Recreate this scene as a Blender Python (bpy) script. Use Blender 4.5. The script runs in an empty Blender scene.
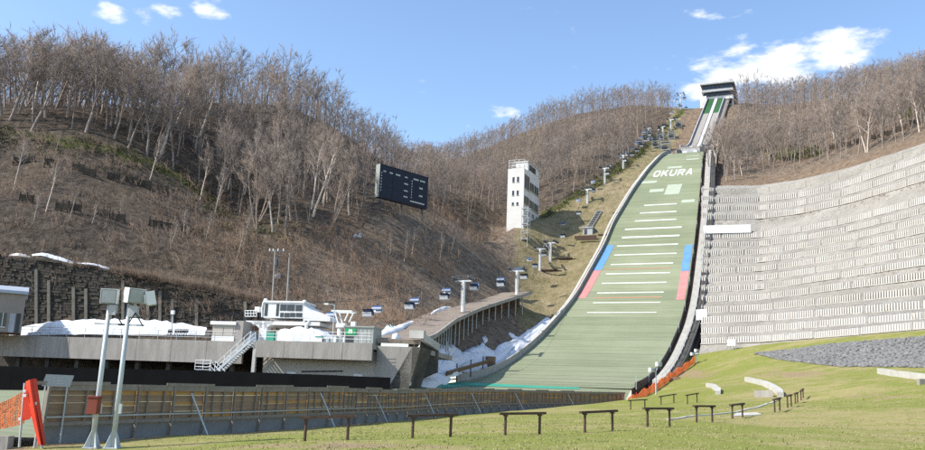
import bpy, bmesh, math, random
import numpy as np
from mathutils import Vector, Matrix

# ------------------------------------------------------------------ camera, sky, sun, exposure
F = 850.0                       # focal length in photo pixels (photo 925 x 450)
PITCH = math.atan(175 / 850.0)
ROLL = math.atan(0.04)
EZ = 2.6                        # eye height above the lowest lawn
scene = bpy.context.scene
cam_d = bpy.data.cameras.new('camera')
cam = bpy.data.objects.new('camera', cam_d)
scene.collection.objects.link(cam)
cam.location = (0, 0, EZ)
cam.rotation_mode = 'QUATERNION'
cam.rotation_quaternion = (Matrix.Rotation(math.pi / 2 + PITCH, 4, 'X') @ Matrix.Rotation(ROLL, 4, 'Z')).to_quaternion()
cam_d.sensor_fit = 'HORIZONTAL'
cam_d.sensor_width = 36
cam_d.lens = 36 * F / 925
cam_d.clip_start = 0.1
cam_d.clip_end = 6000
scene.camera = cam

SUN_AZ = math.radians(197)      # sun direction in plan, counter-clockwise from +X (from the left, a little behind)
SUN_EL = math.radians(43)
world = bpy.data.worlds.new('World')
scene.world = world
world.use_nodes = True
sun_d = bpy.data.lights.new('sun', 'SUN')
sun_d.energy = 3.5
sun_d.angle = math.radians(0.53)
sun_d.color = (1.0, 0.955, 0.88)
sun = bpy.data.objects.new('sun', sun_d)
scene.collection.objects.link(sun)
sdir = Vector((math.cos(SUN_AZ) * math.cos(SUN_EL), math.sin(SUN_AZ) * math.cos(SUN_EL), math.sin(SUN_EL)))
sun.rotation_mode = 'QUATERNION'
sun.rotation_quaternion = sdir.to_track_quat('Z', 'Y')
sun.location = (-60, -20, 80)
scene.view_settings.view_transform = 'Standard'
scene.view_settings.look = 'None'
scene.view_settings.exposure = 0.85
scene.view_settings.gamma = 1.0
scene.view_settings.use_curve_mapping = False
scene.render.engine = 'CYCLES'
scene.cycles.use_denoising = False
scene.cycles.max_bounces = 4
scene.cycles.diffuse_bounces = 2
scene.cycles.glossy_bounces = 2
scene.cycles.transparent_max_bounces = 4


# ------------------------------------------------------------------ pixel <-> place
cr, sr, cp, sp = math.cos(ROLL), math.sin(ROLL), math.cos(PITCH), math.sin(PITCH)


def ray(u, v):
    du, dv = u - 462.5, 225 - v
    xl, yl = du * cr - dv * sr, du * sr + dv * cr
    return xl, F * cp - yl * sp, F * sp + yl * cp


def at(u, v, Y):
    """place seen at photo pixel (u, v) at the forward distance Y"""
    x, y, z = ray(u, v)
    return Vector((x / y * Y, Y, z / y * Y + EZ))


def atz(u, v, z):
    """place seen at photo pixel (u, v) at the height z"""
    x, y, zz = ray(u, v)
    return at(u, v, (z - EZ) * y / zz)


def proj(x, y, z):
    z = z - EZ
    c = y * cp + z * sp
    yl = (-y * sp + z * cp) / c * F
    xl = x / c * F
    return 462.5 + xl * cr + yl * sr, 225 + xl * sr - yl * cr


# ------------------------------------------------------------------ sky with clouds
def make_sky():
    nt = world.node_tree
    N, Lk = nt.nodes, nt.links
    N.clear()
    out = N.new('ShaderNodeOutputWorld')
    bg = N.new('ShaderNodeBackground')
    bg.inputs['Strength'].default_value = 0.15
    sky = N.new('ShaderNodeTexSky')
    sky.sky_type = 'NISHITA'
    sky.sun_disc = False
    sky.sun_elevation = SUN_EL
    sky.sun_rotation = math.pi / 2 - SUN_AZ
    sky.altitude = 200
    sky.air_density = 1.0
    sky.dust_density = 0.8
    sky.ozone_density = 1.0
    tc = N.new('ShaderNodeTexCoord')
    # fair-weather cumulus: noise on the direction, thresholded, inside a few loose banks spread round the sky
    mp = N.new('ShaderNodeMapping')
    mp.inputs['Scale'].default_value = (1, 1, 2.6)
    Lk.new(tc.outputs['Generated'], mp.inputs['Vector'])
    nz = N.new('ShaderNodeTexNoise')
    nz.inputs['Scale'].default_value = 24
    nz.inputs['Detail'].default_value = 8
    nz.inputs['Roughness'].default_value = 0.58
    Lk.new(mp.outputs['Vector'], nz.inputs['Vector'])
    total = None
    banks = [(728, 78, .052, 1.0), (775, 66, .06, 1.06), (832, 52, .05, .98), (700, 88, .03, .95), (742, 52, .03, .80), (113, 14, .022, .72), (143, 13, .018, .66),
             (170, 11, .024, .80), (203, 6, .026, .82), (503, 112, .024, .56), (468, 126, .014, .5), (712, 12, .03, .42)]
    dirs = [(Vector(ray(u, v)).normalized(), r, s) for u, v, r, s in banks]
    rr = random.Random(5)
    for k in range(10):
        az, el = rr.uniform(0.6, 5.7) - math.pi / 2 + math.pi, rr.uniform(.3, 1.1)
        dirs.append((Vector((math.cos(az) * math.cos(el), math.sin(az) * math.cos(el), math.sin(el))), rr.uniform(.05, .14), .95))
    for d, r, s in dirs:
        ds = N.new('ShaderNodeVectorMath'); ds.operation = 'DISTANCE'
        nm = N.new('ShaderNodeVectorMath'); nm.operation = 'MULTIPLY'
        nm.inputs[1].default_value = (1, 1, 1.9)
        Lk.new(tc.outputs['Generated'], nm.inputs[0])
        ds.inputs[1].default_value = (d.x, d.y, d.z * 1.9)
        Lk.new(nm.outputs[0], ds.inputs[0])
        mr = N.new('ShaderNodeMapRange')
        mr.interpolation_type = 'SMOOTHSTEP'
        mr.inputs['From Min'].default_value = 0
        mr.inputs['From Max'].default_value = r * 1.7
        mr.inputs['To Min'].default_value = s
        mr.inputs['To Max'].default_value = 0
        Lk.new(ds.outputs['Value'], mr.inputs['Value'])
        if total is None:
            total = mr.outputs[0]
        else:
            mx = N.new('ShaderNodeMath'); mx.operation = 'MAXIMUM'
            Lk.new(total, mx.inputs[0]); Lk.new(mr.outputs[0], mx.inputs[1])
            total = mx.outputs[0]
    nm2 = N.new('ShaderNodeMath'); nm2.operation = 'MULTIPLY_ADD'
    Lk.new(nz.outputs['Fac'], nm2.inputs[0]); nm2.inputs[1].default_value = 2.4; nm2.inputs[2].default_value = -1.2
    ad = N.new('ShaderNodeMath'); ad.operation = 'ADD'
    Lk.new(total, ad.inputs[0]); Lk.new(nm2.outputs[0], ad.inputs[1])
    cl = N.new('ShaderNodeMapRange'); cl.interpolation_type = 'SMOOTHSTEP'
    cl.inputs['From Min'].default_value = 0.36
    cl.inputs['From Max'].default_value = 1.02
    Lk.new(ad.outputs[0], cl.inputs['Value'])
    mix = N.new('ShaderNodeMix'); mix.data_type = 'RGBA'
    Lk.new(cl.outputs[0], mix.inputs['Factor'])
    hs = N.new('ShaderNodeHueSaturation')
    hs.inputs['Saturation'].default_value = 1.06
    hs.inputs['Value'].default_value = SKYV
    Lk.new(sky.outputs[0], hs.inputs['Color'])
    Lk.new(hs.outputs[0], mix.inputs['A'])
    mix.inputs['B'].default_value = (4.3, 4.4, 4.5, 1)
    Lk.new(mix.outputs['Result'], bg.inputs['Color'])
    Lk.new(bg.outputs[0], out.inputs['Surface'])


SKYV = 1.0
make_sky()

# ------------------------------------------------------------------ materials
MATS = {}


def mat(name, col, rough=.8, col2=None, scale=3.0, amount=1.0, bump=0.0, bscale=None, metal=0.0, spec=.3, coords='Object', stretch=None, detail=5):
    if name in MATS:
        return MATS[name]
    m = bpy.data.materials.new(name)
    m.use_nodes = True
    nt = m.node_tree
    b = nt.nodes['Principled BSDF']
    b.inputs['Roughness'].default_value = rough
    b.inputs['Metallic'].default_value = metal
    b.inputs['Specular IOR Level'].default_value = spec
    if col2 is None:
        col2 = tuple(c * .8 for c in col)
    tc = nt.nodes.new('ShaderNodeTexCoord')
    src = tc.outputs[coords]
    if coords == 'World':
        src = None
    mp = nt.nodes.new('ShaderNodeMapping')
    if stretch:
        mp.inputs['Scale'].default_value = stretch
    nt.links.new(src, mp.inputs['Vector'])
    nz = nt.nodes.new('ShaderNodeTexNoise')
    nz.inputs['Scale'].default_value = scale
    nz.inputs['Detail'].default_value = detail
    nz.inputs['Roughness'].default_value = .62
    nt.links.new(mp.outputs[0], nz.inputs['Vector'])
    rp = nt.nodes.new('ShaderNodeValToRGB')
    rp.color_ramp.elements[0].position = .5 - .22 / max(amount, .2)
    rp.color_ramp.elements[1].position = .5 + .22 / max(amount, .2)
    rp.color_ramp.elements[0].color = (*col2, 1)
    rp.color_ramp.elements[1].color = (*col, 1)
    nt.links.new(nz.outputs['Fac'], rp.inputs['Fac'])
    nt.links.new(rp.outputs[0], b.inputs['Base Color'])
    if bump:
        n2 = nt.nodes.new('ShaderNodeTexNoise')
        n2.inputs['Scale'].default_value = bscale or scale * 5
        n2.inputs['Detail'].default_value = 6
        nt.links.new(mp.outputs[0], n2.inputs['Vector'])
        bp = nt.nodes.new('ShaderNodeBump')
        bp.inputs['Strength'].default_value = 1
        bp.inputs['Distance'].default_value = bump
        nt.links.new(n2.outputs['Fac'], bp.inputs['Height'])
        nt.links.new(bp.outputs[0], b.inputs['Normal'])
    MATS[name] = m
    return m


def ramp(nt, fac, stops):
    r = nt.nodes.new('ShaderNodeValToRGB')
    while len(r.color_ramp.elements) < len(stops):
        r.color_ramp.elements.new(.5)
    for e, (p, c) in zip(r.color_ramp.elements, stops):
        e.position = p
        e.color = (*c, 1)
    nt.links.new(fac, r.inputs['Fac'])
    return r.outputs[0]


def noise(nt, vec, scale, detail=5, rough=.6, dist=0):
    n = nt.nodes.new('ShaderNodeTexNoise')
    n.inputs['Scale'].default_value = scale
    n.inputs['Detail'].default_value = detail
    n.inputs['Roughness'].default_value = rough
    n.inputs['Distortion'].default_value = dist
    nt.links.new(vec, n.inputs['Vector'])
    return n.outputs['Fac']


def mixc(nt, fac, a, b):
    m = nt.nodes.new('ShaderNodeMix'); m.data_type = 'RGBA'
    for k, val in (('Factor', fac), ('A', a), ('B', b)):
        if isinstance(val, (int, float)):
            m.inputs[k].default_value = val
        elif isinstance(val, tuple):
            m.inputs[k].default_value = (*val, 1)
        else:
            nt.links.new(val, m.inputs[k])
    return m.outputs['Result']


def attr(nt, name):
    a = nt.nodes.new('ShaderNodeAttribute')
    a.attribute_name = name
    return a.outputs['Fac']


def math_n(nt, op, a, b=None, clamp=False):
    m = nt.nodes.new('ShaderNodeMath'); m.operation = op; m.use_clamp = clamp
    for i, val in enumerate((a, b)):
        if val is None:
            continue
        if isinstance(val, (int, float)):
            m.inputs[i].default_value = val
        else:
            nt.links.new(val, m.inputs[i])
    return m.outputs[0]


def new_mat(name, rough=.9, spec=.2):
    m = bpy.data.materials.new(name)
    m.use_nodes = True
    b = m.node_tree.nodes['Principled BSDF']
    b.inputs['Roughness'].default_value = rough
    b.inputs['Specular IOR Level'].default_value = spec
    tc = m.node_tree.nodes.new('ShaderNodeTexCoord')
    MATS[name] = m
    return m, m.node_tree, b, tc.outputs['Object']


def bump_to(nt, b, h, dist):
    bp = nt.nodes.new('ShaderNodeBump')
    bp.inputs['Strength'].default_value = 1
    bp.inputs['Distance'].default_value = dist
    nt.links.new(h, bp.inputs['Height'])
    nt.links.new(bp.outputs[0], b.inputs['Normal'])


def m_hillside():
    m, nt, b, o = new_mat('hillside_litter')
    big = noise(nt, o, .045, 5, .6)
    fine = noise(nt, o, .9, 8, .7)
    c1 = ramp(nt, fine, [(.3, (.028, .022, .017)), (.46, (.066, .052, .040)), (.58, (.11, .088, .068)), (.72, (.175, .145, .115))])
    c2 = ramp(nt, fine, [(.3, (.035, .026, .018)), (.5, (.11, .083, .057)), (.72, (.19, .15, .105))])
    c = mixc(nt, ramp(nt, big, [(.42, (0, 0, 0)), (.6, (1, 1, 1))]), c1, c2)
    tan = ramp(nt, fine, [(.3, (.10, .074, .054)), (.5, (.215, .165, .12)), (.7, (.33, .262, .195))])
    c = mixc(nt, attr(nt, 'pale'), c, tan)
    straw = ramp(nt, noise(nt, o, .55, 8, .68), [(.3, (.18, .145, .07)), (.45, (.275, .225, .12)), (.6, (.365, .295, .18)), (.72, (.44, .345, .23))])
    strawg = ramp(nt, noise(nt, o, .5, 8, .65), [(.3, (.155, .135, .06)), (.5, (.24, .205, .10)), (.7, (.33, .275, .155))])
    sg = ramp(nt, noise(nt, o, .06, 5), [(.4, (0, 0, 0)), (.58, (1, 1, 1))])
    straw = mixc(nt, sg, strawg, straw)
    # place masks are ragged at their edge
    rag = math_n(nt, 'SUBTRACT', noise(nt, o, .3, 6, .7), .5)
    k = math_n(nt, 'ADD', attr(nt, 'straw'), math_n(nt, 'MULTIPLY', rag, 1.2))
    c = mixc(nt, ramp(nt, k, [(.38, (0, 0, 0)), (.62, (1, 1, 1))]), c, straw)
    green = ramp(nt, noise(nt, o, .8, 8, .68), [(.3, (.04, .05, .012)), (.5, (.10, .105, .03)), (.7, (.17, .16, .055))])
    k2 = math_n(nt, 'ADD', attr(nt, 'green'), math_n(nt, 'MULTIPLY', rag, 1.6))
    c = mixc(nt, ramp(nt, k2, [(.4, (0, 0, 0)), (.7, (1, 1, 1))]), c, green)
    bare = ramp(nt, noise(nt, o, .7, 8, .7), [(.3, (.13, .09, .06)), (.5, (.235, .17, .115)), (.7, (.33, .25, .175))])
    k3 = math_n(nt, 'ADD', attr(nt, 'bare'), math_n(nt, 'MULTIPLY', rag, 1.3))
    c = mixc(nt, ramp(nt, k3, [(.4, (0, 0, 0)), (.68, (1, 1, 1))]), c, bare)
    nt.links.new(c, b.inputs['Base Color'])
    bump_to(nt, b, noise(nt, o, .8, 9, .72), 1.1)


def m_lawn():
    m, nt, b, o = new_mat('lawn_grass')
    fine = noise(nt, o, 5.0, 8, .75)
    mid = noise(nt, o, .5, 7, .65, .4)
    big = noise(nt, o, .075, 5, .6, .3)
    g = ramp(nt, fine, [(.3, (.12, .138, .02)), (.5, (.19, .205, .042)), (.7, (.262, .26, .075))])
    y = ramp(nt, fine, [(.3, (.20, .175, .06)), (.5, (.285, .245, .10)), (.7, (.36, .30, .145))])
    e = ramp(nt, fine, [(.3, (.17, .115, .065)), (.5, (.26, .185, .11)), (.7, (.34, .255, .16))])
    f1 = math_n(nt, 'ADD', mid, math_n(nt, 'MULTIPLY', math_n(nt, 'SUBTRACT', big, .5), 1.2))
    c = mixc(nt, ramp(nt, f1, [(.44, (0, 0, 0)), (.66, (1, 1, 1))]), g, y)
    k = math_n(nt, 'ADD', attr(nt, 'bare'), math_n(nt, 'MULTIPLY', math_n(nt, 'SUBTRACT', mid, .5), 1.4))
    c = mixc(nt, ramp(nt, k, [(.42, (0, 0, 0)), (.72, (1, 1, 1))]), c, e)
    nt.links.new(c, b.inputs['Base Color'])
    h = math_n(nt, 'ADD', math_n(nt, 'MULTIPLY', fine, .5), noise(nt, o, 1.1, 6, .6))
    bump_to(nt, b, h, .09)


def m_mat(name, c_lo, c_mid, c_hi):
    m, nt, b, o = new_mat(name, .75, .25)
    big = noise(nt, o, .09, 5, .6)
    st = nt.nodes.new('ShaderNodeMapping')
    st.inputs['Scale'].default_value = (.12, 2.2, 2.2)
    nt.links.new(o, st.inputs['Vector'])
    rows = noise(nt, st.outputs[0], .55, 6, .7)
    f = math_n(nt, 'ADD', math_n(nt, 'MULTIPLY', rows, .75), math_n(nt, 'MULTIPLY', big, .45))
    f = math_n(nt, 'ADD', f, math_n(nt, 'MULTIPLY', attr(nt, 'tint'), .16))
    c = ramp(nt, f, [(.46, c_lo), (.62, c_mid), (.78, c_hi)])
    nt.links.new(c, b.inputs['Base Color'])
    bump_to(nt, b, rows, .05)


def m_bark(name, lo, hi):
    m, nt, b, o = new_mat(name, .9, .1)
    c = ramp(nt, noise(nt, o, 1.3, 6, .7), [(.35, lo), (.65, hi)])
    c = mixc(nt, math_n(nt, 'MULTIPLY', attr(nt, 'tint'), 1.0), c, (.5 * (lo[0] + hi[0]) * 1.55, .5 * (lo[1] + hi[1]) * 1.38, .5 * (lo[2] + hi[2]) * 1.2))
    nt.links.new(c, b.inputs['Base Color'])


def m_wall_stone():
    m, nt, b, o = new_mat('wall_stone', .95, .2)
    fine = noise(nt, o, 2.6, 9, .75)
    big = noise(nt, o, .12, 6, .65, .5)
    f = math_n(nt, 'ADD', math_n(nt, 'MULTIPLY', fine, .75), math_n(nt, 'MULTIPLY', big, .55))
    c = ramp(nt, f, [(.42, (.15, .135, .11)), (.54, (.27, .25, .215)), (.68, (.36, .335, .29)), (.82, (.43, .405, .355))])
    st = nt.nodes.new('ShaderNodeMapping'); st.inputs['Scale'].default_value = (.5, .5, .08)
    nt.links.new(o, st.inputs['Vector'])
    streak = noise(nt, st.outputs[0], 1.4, 6, .65)
    c = mixc(nt, ramp(nt, streak, [(.5, (0, 0, 0)), (.75, (.4, .4, .4))]), c, (.21, .195, .165))
    nt.links.new(c, b.inputs['Base Color'])
    bump_to(nt, b, fine, .35)


m_wall_stone()
m_hillside()
m_lawn()
m_mat('landing_mat', (.182, .204, .122), (.224, .245, .15), (.266, .282, .182))
m_mat('inrun_mat', (.02, .075, .025), (.03, .10, .035), (.045, .13, .05))
m_bark('grey_bark', (.14, .12, .107), (.34, .30, .27))
m_bark('brown_twig', (.125, .107, .097), (.262, .228, .203))
m_bark('birch_bark', (.33, .30, .27), (.64, .60, .55))
m_bark('brush_twig', (.078, .059, .048), (.26, .202, .158))
mat('concrete', (.36, .335, .30), .9, (.235, .215, .19), .8, bump=.03, bscale=6, stretch=(1.6, 1.6, .3), detail=8)
mat('concrete_pale', (.52, .50, .46), .9, (.40, .38, .34), .7, bump=.02, bscale=8)
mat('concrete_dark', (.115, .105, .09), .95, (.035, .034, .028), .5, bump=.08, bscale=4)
mat('old_stone', (.088, .074, .058), .95, (.03, .027, .02), .45, bump=.1, bscale=5, detail=8)
mat('rib_mossy', (.15, .138, .115), .95, (.09, .085, .065), 1.2, bump=.05)
mat('wall_backing', (.34, .315, .28), .95, (.22, .205, .18), .9, bump=.08)
mat('wall_foot', (.47, .445, .40), .95, (.33, .31, .275), .5, bump=.05)
mat('wall_rib', (.51, .48, .425), .9, (.38, .355, .31), .14, bump=.03, bscale=6)
mat('white_paint', (.78, .78, .77), .5, (.62, .62, .60), .5)
mat('line_white', (.70, .71, .66), .7, (.50, .53, .45), 1.2)
mat('pale_mat', (.40, .44, .34), .8, (.33, .37, .28), .9)
mat('blue_mat', (.13, .29, .52), .75, (.09, .22, .42), .6)
mat('pink_mat', (.57, .25, .23), .75, (.46, .18, .17), .6)
mat('orange_line', (.45, .25, .16), .75)
mat('turquoise_mat', (.06, .36, .25), .75, (.04, .27, .18), .5)
mat('board_grey', (.42, .42, .41), .6, (.28, .28, .27), .7)
mat('board_dark', (.045, .047, .05), .6, (.02, .022, .025), .7)
mat('steel', (.42, .44, .45), .45, (.30, .31, .32), 1.5, metal=.3)
mat('steel_dark', (.10, .105, .115), .55, (.06, .063, .07), 1.5, metal=.3)
mat('galvanised', (.53, .56, .57), .5, (.40, .43, .44), 2.0, metal=.15)
mat('rail_wood', (.105, .065, .045), .85, (.05, .03, .022), 3, bump=.006, stretch=(1, 1, 1))
mat('fence_board', (.35, .235, .15), .9, (.20, .132, .085), 1.4, stretch=(.5, 2, 3), bump=.006)
mat('fence_orange', (.52, .29, .10), .85, (.36, .20, .08), 1.2, stretch=(.5, 2, 3))
mat('fence_frame', (.29, .245, .205), .7, (.17, .145, .12), 2)
mat('fence_skirt', (.27, .265, .255), .85, (.17, .165, .16), .8)
mat('black_sheet', (.007, .007, .008), .95, (.004, .004, .005), .6, spec=.1)
mat('snow', (.80, .82, .85), .6, (.60, .60, .61), 1.3, bump=.10, bscale=2.4, spec=.3, detail=8)
mat('snow_dirty', (.68, .63, .60), .6, (.48, .45, .42), .8, bump=.12, bscale=2.2)
mat('navy_panel', (.010, .016, .034), .45, (.007, .011, .024), .7)
mat('glass_dark', (.02, .025, .03), .15, (.015, .018, .022), .7, spec=.6)
mat('house_dark', (.06, .065, .07), .5, (.035, .04, .045), .6)
mat('house_grey', (.44, .45, .46), .6, (.33, .34, .35), .6)
mat('blue_hood', (.035, .085, .20), .4, (.025, .06, .14), 1.2, spec=.5)
mat('seat_white', (.70, .72, .74), .5, (.55, .57, .6), 1.2)
mat('green_sign', (.02, .36, .10), .5, (.015, .28, .08), 1)
mat('orange_net', (.85, .25, .08), .8, (.75, .18, .05), 1)
mat('red_sheet', (.70, .06, .025), .55, (.58, .04, .015), 1.5)
mat('red_box', (.22, .055, .035), .7, (.16, .035, .02), 1.5)
mat('rock', (.25, .245, .235), .95, (.10, .098, .093), 1.1, bump=.03)
mat('rock_bed', (.21, .20, .185), .95, (.09, .085, .08), 1.6, bump=.15)
mat('soil', (.12, .075, .05), .95, (.05, .032, .022), .7, bump=.2, bscale=2)
mat('ramp_soil', (.28, .235, .19), .95, (.18, .145, .115), .5, bump=.1, bscale=3)
mat('shed_brown', (.33, .275, .23), .85, (.27, .22, .185), .6)
mat('roof_blue', (.40, .44, .50), .5, (.33, .37, .42), .6)
mat('beige_wall', (.45, .41, .35), .85, (.38, .35, .30), .6)
mat('cabin_grey', (.36, .38, .35), .7, (.29, .31, .285), .8)
mat('tower_white', (.72, .70, .66), .85, (.60, .58, .54), .3, bump=.01)
mat('evergreen', (.06, .085, .022), .8, (.025, .038, .012), 2)
mat('sasa_leaf', (.135, .135, .055), .8, (.06, .064, .026), 1.5)
mat('grass_blade', (.26, .26, .09), .85, (.31, .27, .13), .4)
mat('cable', (.06, .06, .065), .6)
mat('timber', (.24, .16, .105), .85, (.15, .095, .06), 2)

# ------------------------------------------------------------------ mesh helpers
COL = scene.collection
MESHES = {}


def link(o, parent=None):
    COL.objects.link(o)
    if parent is not None:
        o.parent = parent
    return o


def tag(o, label, cat, group=None):
    o['label'] = label
    o['category'] = cat
    if group:
        o['group'] = group
    return o


def thing(name, label, cat, loc=(0, 0, 0), group=None, rotz=0.0):
    o = bpy.data.objects.new(name, None)
    o.empty_display_size = .5
    COL.objects.link(o)
    o.location = loc
    o.rotation_euler = (0, 0, rotz)
    return tag(o, label, cat, group)


class MB:
    """collects shapes in world (or thing-local) coordinates and links them as one mesh"""

    def __init__(self):
        self.v, self.f = [], []

    def add(self, vs, fs):
        k = len(self.v)
        self.v.extend([tuple(p) for p in vs])
        self.f.extend([tuple(i + k for i in f) for f in fs])
        return self

    def box(self, c, size, rotz=0.0, rot=None):
        hx, hy, hz = size[0] / 2, size[1] / 2, size[2] / 2
        R = rot if rot is not None else Matrix.Rotation(rotz, 3, 'Z')
        c = Vector(c)
        vs = [c + R @ Vector((x, y, z)) for z in (-hz, hz) for x, y in ((-hx, -hy), (hx, -hy), (hx, hy), (-hx, hy))]
        return self.add(vs, [(3, 2, 1, 0), (4, 5, 6, 7), (0, 1, 5, 4), (1, 2, 6, 5), (2, 3, 7, 6), (3, 0, 4, 7)])

    def frame_box(self, o, ax, ay, az):
        """box from a corner o with three edge vectors"""
        o, ax, ay, az = Vector(o), Vector(ax), Vector(ay), Vector(az)
        vs = [o, o + ax, o + ax + ay, o + ay]
        vs += [p + az for p in vs]
        fs = [(3, 2, 1, 0), (4, 5, 6, 7), (0, 1, 5, 4), (1, 2, 6, 5), (2, 3, 7, 6), (3, 0, 4, 7)]
        if ax.cross(ay).dot(az) < 0:
            fs = [f[::-1] for f in fs]
        return self.add(vs, fs)

    def beam(self, p, q, w, h, up=(0, 0, 1)):
        p, q = Vector(p), Vector(q)
        d = (q - p)
        L = d.length
        if L < 1e-6:
            return self
        d /= L
        upv = Vector(up)
        s = d.cross(upv)
        if s.length < 1e-4:
            s = d.cross(Vector((1, 0, 0)))
        s.normalize()
        t = s.cross(d).normalized()
        o = p - s * w / 2 - t * h / 2
        return self.frame_box(o, d * L, s * w, t * h)

    def tube(self, p, q, r0, r1=None, n=8, caps=True):
        r1 = r0 if r1 is None else r1
        p, q = Vector(p), Vector(q)
        d = (q - p).normalized()
        s = d.cross(Vector((0, 0, 1)))
        if s.length < 1e-3:
            s = Vector((1, 0, 0))
        s.normalize()
        t = d.cross(s)
        vs = []
        for c, r in ((p, r0), (q, r1)):
            for i in range(n):
                a = 2 * math.pi * i / n
                vs.append(c + s * (r * math.cos(a)) + t * (r * math.sin(a)))
        fs = [(i, (i + 1) % n, n + (i + 1) % n, n + i) for i in range(n)]
        if caps:
            fs += [tuple(range(n))[::-1], tuple(range(n, 2 * n))]
        return self.add(vs, fs)

    def path(self, pts, r, n=6):
        for a, b in zip(pts[:-1], pts[1:]):
            self.tube(a, b, r, r, n)
        return self

    def quad(self, a, b, c, d):
        return self.add([a, b, c, d], [(0, 1, 2, 3)])

    def prism(self, pts, h):
        """closed polygon (3D points, roughly planar) extruded by the vector h"""
        n = len(pts)
        h = Vector(h)
        vs = [Vector(p) for p in pts] + [Vector(p) + h for p in pts]
        fs = [tuple(range(n))[::-1], tuple(range(n, 2 * n))] + [(i, (i + 1) % n, n + (i + 1) % n, n + i) for i in range(n)]
        return self.add(vs, fs)

    def grid(self, rows):
        nr, nc = len(rows), len(rows[0])
        vs = [p for r in rows for p in r]
        fs = [(i * nc + j, i * nc + j + 1, (i + 1) * nc + j + 1, (i + 1) * nc + j) for i in range(nr - 1) for j in range(nc - 1)]
        return self.add(vs, fs)

    def mesh(self, name, m, smooth=False):
        me = bpy.data.meshes.new(name)
        me.from_pydata(self.v, [], self.f)
        me.materials.append(MATS[m])
        bm = bmesh.new(); bm.from_mesh(me)
        bmesh.ops.recalc_face_normals(bm, faces=bm.faces)
        bm.to_mesh(me); bm.free()
        if smooth:
            me.polygons.foreach_set('use_smooth', [True] * len(me.polygons))
        me.update()
        return me

    def build(self, name, m, parent=None, smooth=False):
        """links the shapes as ONE mesh; world coordinates are turned into the parent's own"""
        if parent is not None:
            inv = (Matrix.Translation(parent_world(parent)) @ Matrix.Rotation(parent_rot(parent), 4, 'Z')).inverted()
            self.v = [tuple(inv @ Vector(p)) for p in self.v]
        o = bpy.data.objects.new(name, self.mesh(name, m, smooth))
        return link(o, parent)

    def build_top(self, name, m, smooth=False, base=None):
        """a top-level one-mesh thing with its origin at its base"""
        if base is None:
            a = np.array(self.v)
            base = Vector(((a[:, 0].min() + a[:, 0].max()) / 2, (a[:, 1].min() + a[:, 1].max()) / 2, a[:, 2].min()))
        self.v = [tuple(Vector(p) - Vector(base)) for p in self.v]
        o = bpy.data.objects.new(name, self.mesh(name, m, smooth))
        o.location = base
        return link(o)


def parent_world(o):
    p = Vector(o.location)
    while o.parent is not None:
        o = o.parent
        p = p + Vector(o.location)
    return p


def parent_rot(o):
    r = o.rotation_euler.z
    while o.parent is not None:
        o = o.parent
        r += o.rotation_euler.z
    return r


def copy_tree(src, parent=None, loc=None, rotz=None, scale=None):
    c = src.copy()
    COL.objects.link(c)
    if parent is not None:
        c.parent = parent
    if loc is not None:
        c.location = loc
    if rotz is not None:
        c.rotation_euler = (0, 0, rotz)
    if scale is not None:
        c.scale = (scale, scale, scale) if isinstance(scale, (int, float)) else scale
    for ch in [x for x in src.children]:
        copy_tree(ch, c)
    return c


def np_mesh(name, verts, faces, m, tint=None, smooth=False):
    """fast mesh from numpy arrays: verts (N,3), faces (M,k)"""
    me = bpy.data.meshes.new(name)
    verts = np.ascontiguousarray(verts, np.float32)
    faces = np.ascontiguousarray(faces, np.int32)
    M, k = faces.shape
    me.vertices.add(len(verts)); me.vertices.foreach_set('co', verts.ravel())
    me.loops.add(M * k); me.loops.foreach_set('vertex_index', faces.ravel())
    me.polygons.add(M)
    me.polygons.foreach_set('loop_start', np.arange(0, M * k, k, dtype=np.int32))
    me.polygons.foreach_set('loop_total', np.full(M, k, np.int32))
    me.materials.append(MATS[m])
    if smooth:
        me.polygons.foreach_set('use_smooth', np.ones(M, bool))
    me.update(calc_edges=True)
    if tint is not None:
        a = me.attributes.new('tint', 'FLOAT', 'POINT')
        a.data.foreach_set('value', np.ascontiguousarray(tint, np.float32))
    return me


def fattr(me, name, vals):
    a = me.attributes.new(name, 'FLOAT', 'POINT')
    a.data.foreach_set('value', np.ascontiguousarray(vals, np.float32))


class TPS:
    def __init__(self, pts, smooth=0.0):
        p = np.array([(q[0], q[1]) for q in pts], float)
        z = np.array([q[2] for q in pts], float)
        n = len(p)
        self.p = p
        K = self.k(p, p) + smooth * np.eye(n)
        P = np.c_[np.ones(n), p]
        A = np.zeros((n + 3, n + 3))
        A[:n, :n] = K; A[:n, n:] = P; A[n:, :n] = P.T
        self.c = np.linalg.lstsq(A, np.r_[z, 0, 0, 0], rcond=None)[0]

    @staticmethod
    def k(a, b):
        d2 = ((a[:, None, :] - b[None, :, :]) ** 2).sum(-1) / 1e4
        return np.where(d2 > 0, d2 * np.log(d2 + 1e-12), 0) * .5

    def __call__(self, x, y):
        q = np.c_[np.ravel(x), np.ravel(y)].astype(float)
        out = np.empty(len(q))
        for i in range(0, len(q), 20000):
            s = q[i:i + 20000]
            out[i:i + 20000] = self.k(s, self.p) @ self.c[:-3] + self.c[-3] + s @ self.c[-2:]
        return out.reshape(np.shape(x)) if np.ndim(x) else float(out[0])


NOISE_T = {}


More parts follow.
